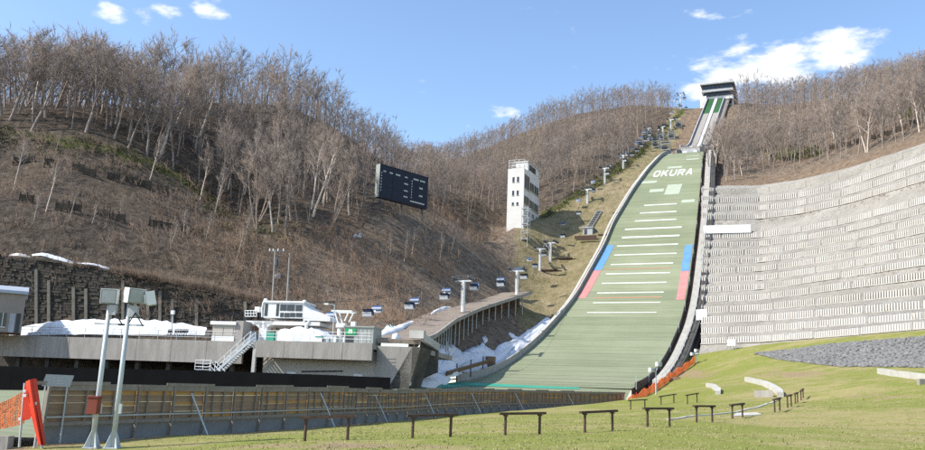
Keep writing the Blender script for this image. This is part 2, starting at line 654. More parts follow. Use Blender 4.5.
def vnoise(x, y, sc, seed=0):
    """smooth value noise on a plane (numpy)"""
    if seed not in NOISE_T:
        NOISE_T[seed] = np.random.RandomState(seed).rand(256, 256)
    T = NOISE_T[seed]
    x = np.asarray(x, float) / sc + 1000; y = np.asarray(y, float) / sc + 1000
    i, j = np.floor(x).astype(int), np.floor(y).astype(int)
    fx, fy = x - i, y - j
    fx, fy = fx * fx * (3 - 2 * fx), fy * fy * (3 - 2 * fy)
    g = lambda a, b: T[a % 256, b % 256]
    return (g(i, j) * (1 - fx) * (1 - fy) + g(i + 1, j) * fx * (1 - fy) + g(i, j + 1) * (1 - fx) * fy + g(i + 1, j + 1) * fx * fy) - .5


# ------------------------------------------------------------------ the jump's axis and landing profile
PHI = math.radians(23.7)
AX = Vector((math.sin(PHI), math.cos(PHI), 0))
NX = Vector((math.cos(PHI), -math.sin(PHI), 0))
P0 = Vector((36.873, 180.0, 0))
PROF = np.array([  # s, half width, height above the eye
    (-66, 13.6, 2.2), (-61.3, 13.3, 2.62), (-49.6, 12.95, 4.15), (-42.2, 12.8, 5.80), (-33.1, 12.65, 8.57), (-24.6, 12.45, 11.76),
    (-16.1, 12.3, 15.5), (-9.6, 12.0, 18.75), (-2.4, 11.6, 22.9), (4.9, 11.18, 28.15), (10.0, 10.85, 31.95), (17.8, 10.4, 37.9), (24.0, 10.05, 43.6),
    (32.5, 9.4, 50.1), (43.5, 8.49, 58.1), (48.7, 7.97, 61.6), (55.5, 7.3, 66.1), (62.4, 6.6, 70.2), (69.1, 6.0, 73.9), (75.0, 5.5, 76.4), (80, 5.1, 77.6)])


def cubic(xs, ys):
    d = np.gradient(ys, xs)

    def f(x):
        i = int(np.clip(np.searchsorted(xs, x) - 1, 0, len(xs) - 2))
        h = xs[i + 1] - xs[i]
        t = (x - xs[i]) / h
        return ((2 * t ** 3 - 3 * t * t + 1) * ys[i] + (t ** 3 - 2 * t * t + t) * h * d[i] + (-2 * t ** 3 + 3 * t * t) * ys[i + 1] + (t ** 3 - t * t) * h * d[i + 1])
    return f


hill_w = cubic(PROF[:, 0], PROF[:, 1])
hill_z0 = cubic(PROF[:, 0], PROF[:, 2])


def hill_z(s):
    return hill_z0(s) + EZ


def hp(s, l, dz=0.0):
    p = P0 + AX * s + NX * l
    p.z = hill_z(s) + dz
    return p


def hill_sl(u, v):
    """landing coordinates (s, l) seen at a photo pixel"""
    s, l = 0.0, 0.0
    for _ in range(30):
        p = hp(s, l); a = proj(*p)
        b = proj(*hp(s + .1, l)); c = proj(*hp(s, l + .1))
        J = np.array([[(b[0] - a[0]) / .1, (c[0] - a[0]) / .1], [(b[1] - a[1]) / .1, (c[1] - a[1]) / .1]])
        ds = np.linalg.solve(J, np.array([u - a[0], v - a[1]]))
        s = float(np.clip(s + np.clip(ds[0], -15, 15), -66, 80)); l = float(np.clip(l + np.clip(ds[1], -8, 8), -30, 30))
    return s, l


def fr(s, l, z):
    """a place in the jump's frame"""
    p = P0 + AX * s + NX * l
    p.z = z
    return p


# right-hand edge of the landing: height by photo row, used for the terraced wall's contours
VR = [154, 160, 166, 176, 184, 204, 222, 241, 261, 275, 296, 312, 324, 341, 356]
ZR = [73.9, 70.2, 66.3, 61.6, 58.1, 50.1, 43.7, 38.0, 31.9, 28.15, 22.7, 18.7, 15.6, 11.8, 8.57]
DU = [700, 760, 800, 850, 925, 980, 1060]
DV0 = [186, 203, 250, 295, 320, 346]
DD = np.array([[0, .8, 6.5, 18.5, 43, 64, 95], [0, .8, 5.5, 17.5, 42, 62, 92], [0, 1.5, 7, 16, 34, 48, 68], [0, 3, 8.5, 16, 27, 35, 46], [0, 2.5, 5.5, 9.5, 15, 19, 25], [0, 2, 5, 9, 15.5, 20, 26]])


def wall_pt(u, v0):
    col = [np.interp(u, DU, DD[k]) for k in range(len(DV0))]
    drop = np.interp(v0, DV0, col)
    z = np.interp(v0, VR, ZR) + EZ
    return atz(u, v0 - drop, z)


# ------------------------------------------------------------------ terrain of the hills
ctrl = []
for u, v, Y in [
        # foot of the old retaining wall, then the steep dark slope and its crest
        (-60, 322, 118), (0, 320, 118), (120, 318, 120), (250, 326, 121), (330, 335, 118), (390, 340, 112),
        (-60, 250, 121), (0, 256, 121), (100, 268, 122), (200, 286, 124), (262, 298, 126),
        (0, 190, 135), (100, 205, 137), (200, 235, 140), (-60, 185, 134),
        (-60, 128, 146), (0, 131, 148), (100, 143, 152), (180, 172, 158), (215, 198, 160), (250, 215, 160),
        (-60, 118, 190), (0, 118, 190), (100, 112, 195), (200, 104, 203), (300, 113, 208), (350, 140, 214), (400, 176, 222), (435, 193, 232),
        (300, 300, 131), (350, 305, 134), (300, 250, 146), (300, 200, 164), (300, 160, 184), (380, 292, 144), (360, 250, 156), (350, 208, 178), (385, 204, 174), (422, 211, 183),
        (420, 282, 160), (430, 250, 172), (440, 215, 190), (470, 277, 175), (475, 240, 190), (480, 205, 212), (470, 183, 260), (440, 198, 226),
        (500, 172, 285), (520, 200, 250), (545, 180, 268), (560, 150, 296), (600, 132, 312), (640, 118, 320), (675, 108, 322),
        (560, 120, 345), (640, 105, 350), (503, 232, 205), (514, 233, 203), (526, 230, 203), (545, 221, 212), (497, 236, 203),
        (432, 385, 112), (425, 388, 103), (440, 353, 134), (480, 349, 147), (505, 340, 156), (428, 352, 120), (458, 333, 149), (500, 313, 167), (432, 345, 124), (480, 322, 158)]:
    ctrl.append(tuple(at(u, v, Y)))
for s in (-60, -48, -36, -24, -12, 0, 12, 24, 36, 48, 60, 72, 82):
    w = hill_w(min(s, 80)); z = hill_z(min(s, 80)) + (s - 80) * .3 * (s > 80)
    ctrl.append((*fr(s, 0, 0)[:2], z - 1.8))
    ctrl.append((*fr(s, -w - 1.5, 0)[:2], z - .5))
    if s > -3:
        ctrl.append((*fr(s, -w - 14, 0)[:2], z - .3 + .02 * s))
    if s > 10:
        ctrl.append((*fr(s, -w - 27, 0)[:2], z - .2 + .05 * s))
for s, z in ((95, 81), (107, 86.5), (130, 103), (156, 119.5), (170, 125), (190, 127), (240, 128)):
    for l in (-14, 0, 9):
        ctrl.append((*fr(s, l, 0)[:2], z + EZ - (1.2 if l == 0 else .8)))
for v0 in (186, 203, 228, 250, 275, 295, 320, 346):
    for u in (712, 760, 810, 860, 925, 975, 1045):
        p = wall_pt(u, v0)
        ctrl.append((p.x + .9, p.y + .6, p.z - 1.2))
for u, v, Y in [(735, 165, 262), (760, 150, 268), (800, 140, 262), (850, 132, 240), (925, 118, 212), (925, 92, 250), (860, 100, 285), (800, 108, 305), (750, 110, 318),
                (925, 85, 300), (980, 105, 210), (1000, 80, 260)]:
    ctrl.append(tuple(at(u, v, Y)))
ctrl += [(-330, 150, 60), (-330, 300, 75), (-200, 420, 60), (0, 430, 105), (120, 480, 118), (300, 420, 118), (420, 300, 118), (300, 200, 110), (-200, 260, 72), (-100, 330, 62)]
H0_exact = TPS(ctrl, 1e-4)
GX, GY = np.arange(-345, 446, 2.5), np.arange(60, 496, 2.5)
GZ = H0_exact(*np.meshgrid(GX, GY))


def H0(x, y):
    fx = np.clip((np.asarray(x, float) - GX[0]) / 2.5, 0, len(GX) - 1.001); fy = np.clip((np.asarray(y, float) - GY[0]) / 2.5, 0, len(GY) - 1.001)
    i, j = fx.astype(int), fy.astype(int)
    a, b_ = fx - i, fy - j
    return (GZ[j, i] * (1 - a) + GZ[j, i + 1] * a) * (1 - b_) + (GZ[j + 1, i] * (1 - a) + GZ[j + 1, i + 1] * a) * b_


def H(x, y):
    z = H0(x, y)
    return z + 1.6 * vnoise(x, y, 17, 1) + .9 * vnoise(x, y, 6, 2)


CREST = ([-100, 0, 100, 180, 215, 250], [148, 148, 152, 158, 161, 161])
WOOD_U = [-200, 0, 100, 180, 215, 260, 300, 350, 400, 430, 480, 505, 545, 600, 625, 660, 680, 690]
WOOD_V = [128, 131, 143, 172, 204, 236, 240, 226, 212, 214, 228, 218, 212, 178, 162, 132, 110, 104]


def walltop_v(u):
    return 186 - np.interp(u, DU, DD[0])


def build_hillside():
    xs = np.arange(-330, 430, 2.6)
    ys = np.arange(94, 480, 2.6)
    X, Y = np.meshgrid(xs, ys)
    Z = H(X, Y)
    nr, nc = X.shape
    V = np.c_[X.ravel(), Y.ravel(), Z.ravel()]
    idx = np.arange(nr * nc).reshape(nr, nc)
    faces = np.stack([idx[:-1, :-1], idx[:-1, 1:], idx[1:, 1:], idx[1:, :-1]], -1).reshape(-1, 4)
    # leave out what lies in front of the hill foot (the platform, lawn and outrun stand there)
    U, W = proj(V[:, 0], V[:, 1], V[:, 2])
    S = (V[:, 0] - P0.x) * AX.x + (V[:, 1] - P0.y) * AX.y
    Lt = (V[:, 0] - P0.x) * NX.x + (V[:, 1] - P0.y) * NX.y
    keep = ~(((S < -60) & (Lt > -17)) | ((Lt > 10) & (S < -30)) | ((V[:, 1] < 112) & (V[:, 0] < -11)) | (V[:, 1] < 97) | ((V[:, 0] > 35) & (V[:, 1] < 118)))
    faces = faces[keep[faces].all(1)]
    me = np_mesh('hillside', V, faces, 'hillside_litter', smooth=True)
    wv = np.interp(U, WOOD_U, WOOD_V)
    wh = np.array([hill_w(float(np.clip(q, -66, 80))) for q in S])
    strip = np.clip((W - wv + 2) / 8, 0, 1) * (Lt < 0) * np.clip((S + 30) / 14, 0, 1) * np.clip((Lt + wh + 44) / 12, 0, 1) * np.clip((U - 505) / 22, 0, 1)
    strip = np.maximum(strip, ((S > 78) & (Lt > -16) & (Lt < 8)) * 1.0)
    wt = walltop_v(U)
    fattr(me, 'straw', strip)
    pale = np.clip((U - 215) / 120, .12, 1) * np.where(W > wv, 1.0, .3) * np.where(Lt > 0, .9, 1)
    fattr(me, 'pale', np.clip(pale, 0, 1))
    band = np.exp(-((W - wv - 3) / 5.0) ** 2) * (Lt < -8) * (((U > 535) & (S > 0)) | (U < 235)) * .9
    band = np.maximum(band, .8 * np.exp(-((U - 790) / 45) ** 2 - ((W - 152) / 9) ** 2) * (Lt > 0))
    band = np.maximum(band, .8 * np.exp(-((U - 905) / 35) ** 2 - ((W - 112) / 9) ** 2) * (Lt > 0))
    fattr(me, 'green', band)
    bare = np.clip(1 - (wt - W) / 16, 0, 1) * (Lt > 8) * 1.0
    bare = np.maximum(bare, ((S > 84) & (Lt > -5) & (Lt < 9)) * .8)
    bare = np.maximum(bare, .85 * ((S > 84) & (Lt < -3) & (Lt > -11)))
    fattr(me, 'bare', bare)
    o = bpy.data.objects.new('hillside', me)
    link(o)
    o['kind'] = 'structure'
    o['label'] = 'steep brown hillside of leaf litter and dry grass'


build_hillside()

# ------------------------------------------------------------------ lawn and outrun floor
FENCE = [(40, 445, 31.7), (85, 442.5, 33.3), (130, 439.5, 35.3), (230, 433.5, 41.2), (330, 426.5, 49.2), (400, 421, 62), (450, 415.5, 72), (500, 411.5, 83), (565, 409.5, 96), (626, 408, 107)]
FP = [at(*q) for q in FENCE]
lawn_c = [tuple(p) for p in FP]
for u, v, Y in [(-40, 452, 30), (100, 448.5, 30.5), (303, 440.5, 27.7), (350, 440, 27.8), (411, 439, 29), (452, 438.5, 29.3), (503, 435.5, 30.4), (583, 432.5, 31.9), (646, 428, 35.4),
                (696, 423, 39.8), (731, 419, 45), (774, 411.5, 49), (787, 408, 54), (795, 404, 60), (801, 400, 66), (630, 410, 70), (662, 404.5, 75), (690, 403.5, 72),
                (925, 450, 26), (925, 425, 40), (925, 400, 55), (925, 370, 76), (925, 347, 96), (980, 330, 96), (1050, 322, 90), (850, 368, 90), (800, 362, 102), (770, 353, 124), (740, 353, 134), (700, 356, 143),
                (672, 377, 129), (690, 366, 138), (652, 391, 118), (640, 400, 108), (720, 400, 70), (700, 386, 96), (760, 386, 80), (740, 371, 112), (820, 391, 70), (820, 376, 86), (870, 386, 66), (880, 373, 80),
                (462, 450, 22), (300, 450, 24.5), (700, 450, 24), (200, 450, 28.5), (860, 340, 112), (990, 420, 40), (710, 352, 146)]:
    lawn_c.append(tuple(at(u, v, Y)))
lawn_c += [(0, 0, EZ - 1.6), (-20, 5, EZ - 2.2), (20, 5, EZ - 1.5), (-30, 20, EZ - 2.4), (35, 18, EZ - .6), (0, -25, EZ - 1.6), (60, 0, EZ - .8), (-50, 0, EZ - 2.4), (90, 40, EZ + 2), (85, 80, EZ + 9)]
HL0 = TPS(lawn_c, 1e-4)


def HL(x, y):
    return HL0(x, y) + .07 * vnoise(x, y, 2.3, 4) + .12 * vnoise(x, y, 6, 6)


def fence_side(x, y):
    """signed distance from the fence line, positive on the lawn's side"""
    p = np.array([(q.x, q.y) for q in FP])
    d0 = (p[1] - p[0]) / np.linalg.norm(p[1] - p[0])
    e1, e2 = fr(-68, 14.3, 0), fr(0, 14.3, 0)
    p = np.vstack([p[0] - d0 * 60, p, [(e1.x, e1.y), (e2.x, e2.y)]])
    best = np.full(np.shape(x), 1e9); sg = np.ones(np.shape(x))
    for a, b in zip(p[:-1], p[1:]):
        ab = b - a
        t = np.clip(((x - a[0]) * ab[0] + (y - a[1]) * ab[1]) / (ab @ ab), 0, 1)
        dx, dy = x - a[0] - t * ab[0], y - a[1] - t * ab[1]
        d = np.hypot(dx, dy)
        c = ab[0] * dy - ab[1] * dx
        m = d < best
        best = np.where(m, d, best); sg = np.where(m, np.where(c < 0, 1, -1), sg)
    return best * sg


RAILS = [((302.8, 440.3), (349.2, 439.6), 27.7, 23), ((410.5, 439), (452, 438), 29, 22), ((503.5, 435.6), (541, 433.8), 30.4, 21), ((583.5, 432.6), (613.5, 430.6), 32, 19.8),
         ((646.5, 428.6), (670.5, 426.2), 35.5, 18), ((696, 423.2), (713, 420.6), 40, 16), ((732, 419.4), (743, 417.4), 45.5, 13.5),
         ((774.5, 411.4), (780, 409), 49, 12.7), ((787.5, 407.8), (791.5, 406), 54, 11.6), ((795.3, 404), (797.8, 402.5), 60, 10), ((801, 400), (803.4, 398.6), 66, 9),
         ((630, 410.4), (645.5, 409.4), 70, 9), ((660.5, 404.8), (674.5, 404.4), 75, 8.4), ((687, 403.8), (697.5, 403.2), 72, 9)]


def build_lawn():
    xs = np.arange(-60, 105, .6)
    ys = np.arange(-30, 150, .6)
    X, Y = np.meshgrid(xs, ys)
    Z = HL(X, Y)
    nr, nc = X.shape
    fs = fence_side(X, Y)
    S = (X - P0.x) * AX.x + (Y - P0.y) * AX.y
    Lt = (X - P0.x) * NX.x + (Y - P0.y) * NX.y
    ok = (fs > -.6) & ~((S > -66) & (Lt < 14.2))
    idx = np.arange(nr * nc).reshape(nr, nc)
    faces = np.stack([idx[:-1, :-1], idx[:-1, 1:], idx[1:, 1:], idx[1:, :-1]], -1).reshape(-1, 4)
    faces = faces[ok.ravel()[faces].all(1)]
    V = np.c_[X.ravel(), Y.ravel(), Z.ravel()]
    me = np_mesh('lawn', V, faces, 'lawn_grass', smooth=True)
    U, W = proj(V[:, 0], np.maximum(V[:, 1], 3), V[:, 2])
    bare = .75 * np.exp(-((fs.ravel() - .4) / 1.1) ** 2)
    bare = np.maximum(bare, .72 * np.exp(-((U - 690) / 40) ** 2 - ((W - 374) / 9) ** 2))
    bare = np.maximum(bare, .62 * np.exp(-((U - 790) / 75) ** 2 - ((W - 374) / 6) ** 2))
    bare = np.maximum(bare, .62 * np.exp(-((U - 330) / 190) ** 2 - ((W - 446) / 5) ** 2))
    bare = np.maximum(bare, .55 * np.exp(-((U - 880) / 60) ** 2 - ((W - 396) / 8) ** 2))
    for (ua, va), (ub, vb), Yr, _ in RAILS:
        for uu, vv in ((ua, va), (ub, vb)):
            p = at(uu, vv, Yr)
            bare = np.maximum(bare, .7 * np.exp(-((V[:, 0] - p.x) ** 2 + (V[:, 1] - p.y) ** 2) / .35))
    fattr(me, 'bare', bare)
    o = bpy.data.objects.new('lawn', me)
    link(o)
    o['kind'] = 'structure'
    o['label'] = 'mottled spring lawn of yellow green grass'


build_lawn()

# far sheet of land under everything
b = MB()
b.quad((-3000, -3000, -3.2), (3000, -3000, -3.2), (3000, 3000, -3.2), (-3000, 3000, -3.2))
g = b.build('ground', 'soil'); g['kind'] = 'structure'


def lerp_path(pts, n):
    P = np.array([tuple(p) for p in pts]); d = np.r_[0, np.cumsum(np.linalg.norm(np.diff(P[:, :2], axis=0), axis=1))]
    t = np.linspace(0, d[-1], n)
    return [Vector((np.interp(q, d, P[:, 0]), np.interp(q, d, P[:, 1]), np.interp(q, d, P[:, 2]))) for q in t]


BOARD = [(-80, 391, 93), (0, 390, 92), (120, 391, 91), (235, 391, 90), (390, 389.5, 88)]


def build_outrun():
    d0 = (FP[0] - FP[1]).normalized()
    near = [FP[0] + d0 * 45 + Vector((-8, 12, .9)), FP[0] + d0 * 10 + Vector((-2, 3, .4))] + FP
    n = 44
    near = [p + Vector((-.35, .15, .25)) for p in lerp_path(near, n)]
    far = [at(-140, 391, 96)] + [at(*q) for q in BOARD] + [at(420, 386.5, 100), hp(-61, -hill_w(-61), -.02), hp(-63, 0, -.02), hp(-63, hill_w(-63), -.02)]
    far = lerp_path(far, n)
    rows = []
    for k in range(15):
        t = k / 14
        row = []
        for a, c in zip(near, far):
            p = a.lerp(c, t)
            p.z = a.z + (c.z - a.z) * (t ** .95)
            row.append(p)
        rows.append(row)
    o = MB().grid(rows).build('outrun', 'landing_mat', smooth=True)
    o['kind'] = 'structure'
    o['label'] = 'flat green outrun at the foot of the jump'
    return rows


OUTROWS = build_outrun()

# ------------------------------------------------------------------ landing hill of the ski jump
rnd = random.Random(11)


def seg_solid(mb, pts, side, width, height, up=0.0):
    """a low wall that follows pts: side = outward unit vector, width outwards, height up"""
    side = Vector(side) * width
    for a, b in zip(pts[:-1], pts[1:]):
        a, b = Vector(a), Vector(b)
        h = Vector((0, 0, height))
        vs = [a, b, b + side, a + side]
        mb.add([*vs, *[p + h for p in vs]], [(3, 2, 1, 0), (4, 5, 6, 7), (0, 1, 5, 4), (1, 2, 6, 5), (2, 3, 7, 6), (3, 0, 4, 7)])


def build_landing():
    J = thing('ski_jump_landing_hill', 'long green mat covered ski jump landing slope with white distance lines', 'ski jump', fr(-62, 0, hill_z(-62) - 1), rotz=-PHI)
    edges = list(np.linspace(-64, 79, 37))
    for k in range(len(edges) - 1):
        s0, s1 = edges[k], edges[k + 1] + .12
        rows = []
        for i in range(5):
            s = min(s0 + (s1 - s0) * i / 4, 80)
            w = hill_w(s)
            lift = .02 * (1 - i / 4)
            rows.append([hp(s, w * t, lift) for t in np.linspace(-1, 1, 9)])
        o = MB().grid(rows).build('mat_strip', 'landing_mat', J)
        fattr(o.data, 'tint', np.full(len(o.data.vertices), rnd.uniform(-.5, .5)))
    # solid earth bank under the mats so that the edges have depth
    rows = []
    for s in np.linspace(-64, 79.5, 60):
        w = hill_w(s) + .05
        rows.append([hp(s, -w, -1.6), hp(s, -w, -.06), hp(s, w, -.06), hp(s, w, -1.6)])
    MB().grid(rows).build('earth_bank', 'soil', J)

    def patch(name, m, s0, s1, l0, l1, dz=.055, n=4, th=.02):
        mb = MB()
        ss = np.linspace(s0, s1, n)
        mb.grid([[hp(s, l0, dz), hp(s, (l0 + l1) / 2, dz), hp(s, l1, dz)] for s in ss])
        return mb.build(name, m, J)

    # white distance lines: photo pixels of both ends
    for ul, vl, ur in [(644, 205.6, 676), (640, 213.3, 676), (635, 221.3, 675.6), (625, 229.6, 681), (622, 237.8, 679), (617, 246.3, 677.5), (614, 255.3, 676),
                       (610.7, 264.8, 672.5), (606, 274.2, 669.5), (602, 283.6, 666), (597, 293.2, 663.2), (593, 303, 660), (587, 312.8, 656)]:
        s, l = hill_sl(ul, vl)
        s2, l2 = hill_sl(ur, vl + .5)
        th = .46 if vl < 240 else .40
        patch('distance_line', 'line_white', s - th / 2, s + th / 2, l, l2)
    s, l = hill_sl(594, 298); s2, l2 = hill_sl(662, 298)
    patch('orange_line', 'orange_line', s - .2, s + .2, l, l2)
    s, l = hill_sl(604.5, 269.6); s2, l2 = hill_sl(671, 269.6)
    patch('orange_line', 'orange_line', s - .14, s + .14, l, l2)
    # pale repair mats
    for ul, v0, ur, v1, m in [(641, 184, 657, 181.6, 'pale_mat'), (664, 195, 682, 185.2, 'pale_mat'), (649, 192.6, 664, 189.6, 'pale_mat'), (681, 203, 695, 200, 'pale_mat'),
                              (667, 169, 682, 167, 'pale_mat'), (686, 160.4, 699, 159.2, 'pale_mat'), (664, 155.2, 672, 154.6, 'pale_mat'), (686, 157, 699, 156.4, 'pale_mat'), (672, 349, 640, 351, 'pale_mat')]:
        if ul > ur:
            continue
        s0, l0 = hill_sl(ul, v0); s1, l1 = hill_sl(ur, v1); s0b, _ = hill_sl(ul, v1)
        o = patch('repair_mat', m, s0, s0b, l0, l1, .05)
    # blue and pink zone marks along both edges
    for sd in (-1, 1):
        sa = hill_sl(603, 245.5)[0] if sd < 0 else hill_sl(690, 245)[0]
        sb = hill_sl(594, 270.5)[0] if sd < 0 else hill_sl(688, 271)[0]
        sc = hill_sl(581, 298.5)[0] if sd < 0 else hill_sl(683, 300)[0]
        for m, s0, s1, nm in (('blue_mat', sb, sa, 'blue_edge_mark'), ('pink_mat', sc, sb - .05, 'pink_edge_mark')):
            mb = MB()
            rows = []
            for s in np.linspace(s0, s1, 6):
                w = hill_w(s)
                a_, b_ = (-w + .35, -w + 2.25) if sd < 0 else (w - 2.0, w - .3)
                rows.append([hp(s, a_, .058), hp(s, b_, .058)])
            mb.grid(rows).build(nm, m, J)
    # OKURA in white
    sB, lB = hill_sl(652, 177.3); sT, _ = hill_sl(654, 171.2); _, lE = hill_sl(692.5, 176)
    H_, W_ = sT - sB, (lE - lB) / 5
    S = .2
    strokes = {
        'O': [[(.2, 0), (.8, 0), (.8, S), (.2, S)], [(.2, 1 - S), (.8, 1 - S), (.8, 1), (.2, 1)], [(0, .2), (.22, 0), (.3, S), (.22, .3), (.22, .7), (.3, 1 - S), (.2, 1), (0, .8)],
              [(.8, 0), (1, .2), (1, .8), (.8, 1), (.72, 1 - S), (.78, .7), (.78, .3), (.72, S)]],
        'K': [[(0, 0), (.22, 0), (.22, 1), (0, 1)], [(.22, .38), (.42, .38), (.95, 1), (.68, 1), (.22, .58)], [(.36, .52), (.72, 0), (1, 0), (.52, .66)]],
        'U': [[(0, .2), (.22, .25), (.22, 1), (0, 1)], [(.78, .25), (1, .2), (1, 1), (.78, 1)], [(.2, 0), (.8, 0), (1, .2), (.78, S), (.22, S), (0, .2)]],
        'R': [[(0, 0), (.22, 0), (.22, 1), (0, 1)], [(.22, 1 - S), (.8, 1 - S), (.8, 1), (.22, 1)], [(.76, .5), (1, .6), (1, .86), (.8, 1), (.76, .8)], [(.22, .36), (.8, .36), (1, .56), (.78, .58), (.22, .58)],
              [(.44, .36), (.72, 0), (1, 0), (.7, .36)]],
        'A': [[(0, 0), (.24, 0), (.58, 1), (.36, 1)], [(.76, 0), (1, 0), (.64, 1), (.42, 1)], [(.24, .22), (.76, .22), (.72, .42), (.28, .42)]]}
    for k, ch in enumerate('OKURA'):
        mb = MB()
        for j, poly in enumerate(strokes[ch]):
            top = [hp(sB + y * H_, lB + (k + .05 + .82 * x) * W_, .07 + .004 * j) for x, y in poly]
            mb.prism([p - Vector((0, 0, .03)) for p in top], (0, 0, .03))
        o = mb.build('letter', 'line_white', J)
        o['label'] = 'white letter %s' % ch
    # side boards: pale on the far side from the wall, black beside the stairway
    cuts = np.linspace(-61, 80, 28)
    for k in range(len(cuts) - 1):
        ss = np.linspace(cuts[k], cuts[k + 1] - .06, 5)
        mb = MB()
        seg_solid(mb, [hp(s, -hill_w(s) - .05, -.4) for s in ss], -NX, .16, 1.5)
        ob = mb.build('side_board', 'board_grey', J)
        mb = MB()
        seg_solid(mb, [hp(s, -hill_w(s) + .03, 1.1) for s in ss], -NX, .24, .09)
        seg_solid(mb, [hp(s, -hill_w(s) - .9, .25) for s in ss], -NX, .5, .12)
        mb.build('board_cap', 'concrete_pale', ob)
        if cuts[k] < 5:
            mb = MB()
            for s in np.arange(cuts[k] + .3, cuts[k + 1], 1.1):
                p = hp(s, -hill_w(s) - .24, -.5)
                mb.box(p + Vector((0, 0, .8)), (.1, .1, 1.7), -PHI)
            mb.build('board_post', 'white_paint', ob)
        mb = MB()
        seg_solid(mb, [hp(s, hill_w(s) + .05, -.4) for s in ss], NX, .14, 1.05)
        mb.build('side_board', 'board_dark', J)
        if k % 2 == 0:
            s = cuts[k]
            MB().tube(hp(s, hill_w(s) + .25, -.3), hp(s, hill_w(s) + .25, 1.6), .05, .04, 6).build('board_stake', 'galvanised', J)
    # turquoise strip at the foot
    mb = MB()
    rows = []
    for t in (.80, .86, .92, .985):
        row = []
        for k in np.linspace(0, 1, 12):
            x = 28.0 + (40.5 - 28.0) * k
            lo, hi = .74 + .10 * k, .985
            tt = (lo + (hi - lo) * (t - .8) / .185) * 14
            i0, j0 = min(int(tt), 13), int(x)
            a, b_ = tt - i0, x - j0
            p = (OUTROWS[i0][j0] * (1 - b_) + OUTROWS[i0][j0 + 1] * b_) * (1 - a) + (OUTROWS[i0 + 1][j0] * (1 - b_) + OUTROWS[i0 + 1][j0 + 1] * b_) * a
            row.append(p + Vector((0, 0, .05)))
        rows.append(row)
    mb.grid(rows).build('foot_strip', 'turquoise_mat', J)
    return J


JUMP = build_landing()


# stairway and drain strip between the landing and the terraced wall
def build_stairway():
    T = thing('concrete_stairway', 'long narrow concrete stairway climbing between the landing slope and the terraced wall', 'stairway', fr(-50, 14, hill_z(-50) - .5), rotz=-PHI)
    cuts = np.linspace(-52, 80, 34)
    for k in range(len(cuts) - 1):
        mb = MB()
        n = 9
        for i in range(n):
            s = cuts[k] + (cuts[k + 1] - cuts[k]) * i / n
            ds = (cuts[k + 1] - cuts[k]) / n
            z = hill_z(min(s + ds, 80))
            w = hill_w(min(s, 80)) + 1.0
            mb.frame_box(fr(s, w, z - .9), AX * ds * .98, NX * 1.3, (0, 0, 1.15))
        mb.build('stair_flight', 'concrete_pale', T)
        ss = np.linspace(cuts[k], cuts[k + 1], 4)
        mb = MB()
        seg_solid(mb, [fr(s, hill_w(min(s, 80)) + 2.5, hill_z(min(s, 80)) - .7) for s in ss], NX, .9, .75)
        mb.build('drain_channel', 'concrete_dark', T)
        mb = MB()
        seg_solid(mb, [fr(s, hill_w(min(s, 80)) + 3.5, hill_z(min(s, 80)) - .9) for s in ss], NX, .2, 1.5)
        mb.build('side_screen', 'steel_dark', T)
        mb = MB()
        a, c = fr(cuts[k], hill_w(min(cuts[k], 80)) + 2.4, hill_z(cuts[k]) + .1), fr(cuts[k + 1], hill_w(cuts[k + 1]) + 2.4, hill_z(cuts[k + 1]) + .1)
        mb.tube(a, a + Vector((0, 0, 1.0)), .04, .04, 6)
        mb.tube(a + Vector((0, 0, 1.0)), c + Vector((0, 0, 1.0)), .04, .04, 6)
        mb.build('handrail', 'galvanised', T)
    rows = []
    for s in np.linspace(-52, 80, 50):
        w = hill_w(s)
        rows.append([fr(s, w + .2, hill_z(s) - .45), fr(s, w + 4.4, hill_z(s) - .6)])
    MB().grid(rows).build('strip_bed', 'soil', T)


build_stairway()


# ------------------------------------------------------------------ terraced retaining wall
weed_jobs = []


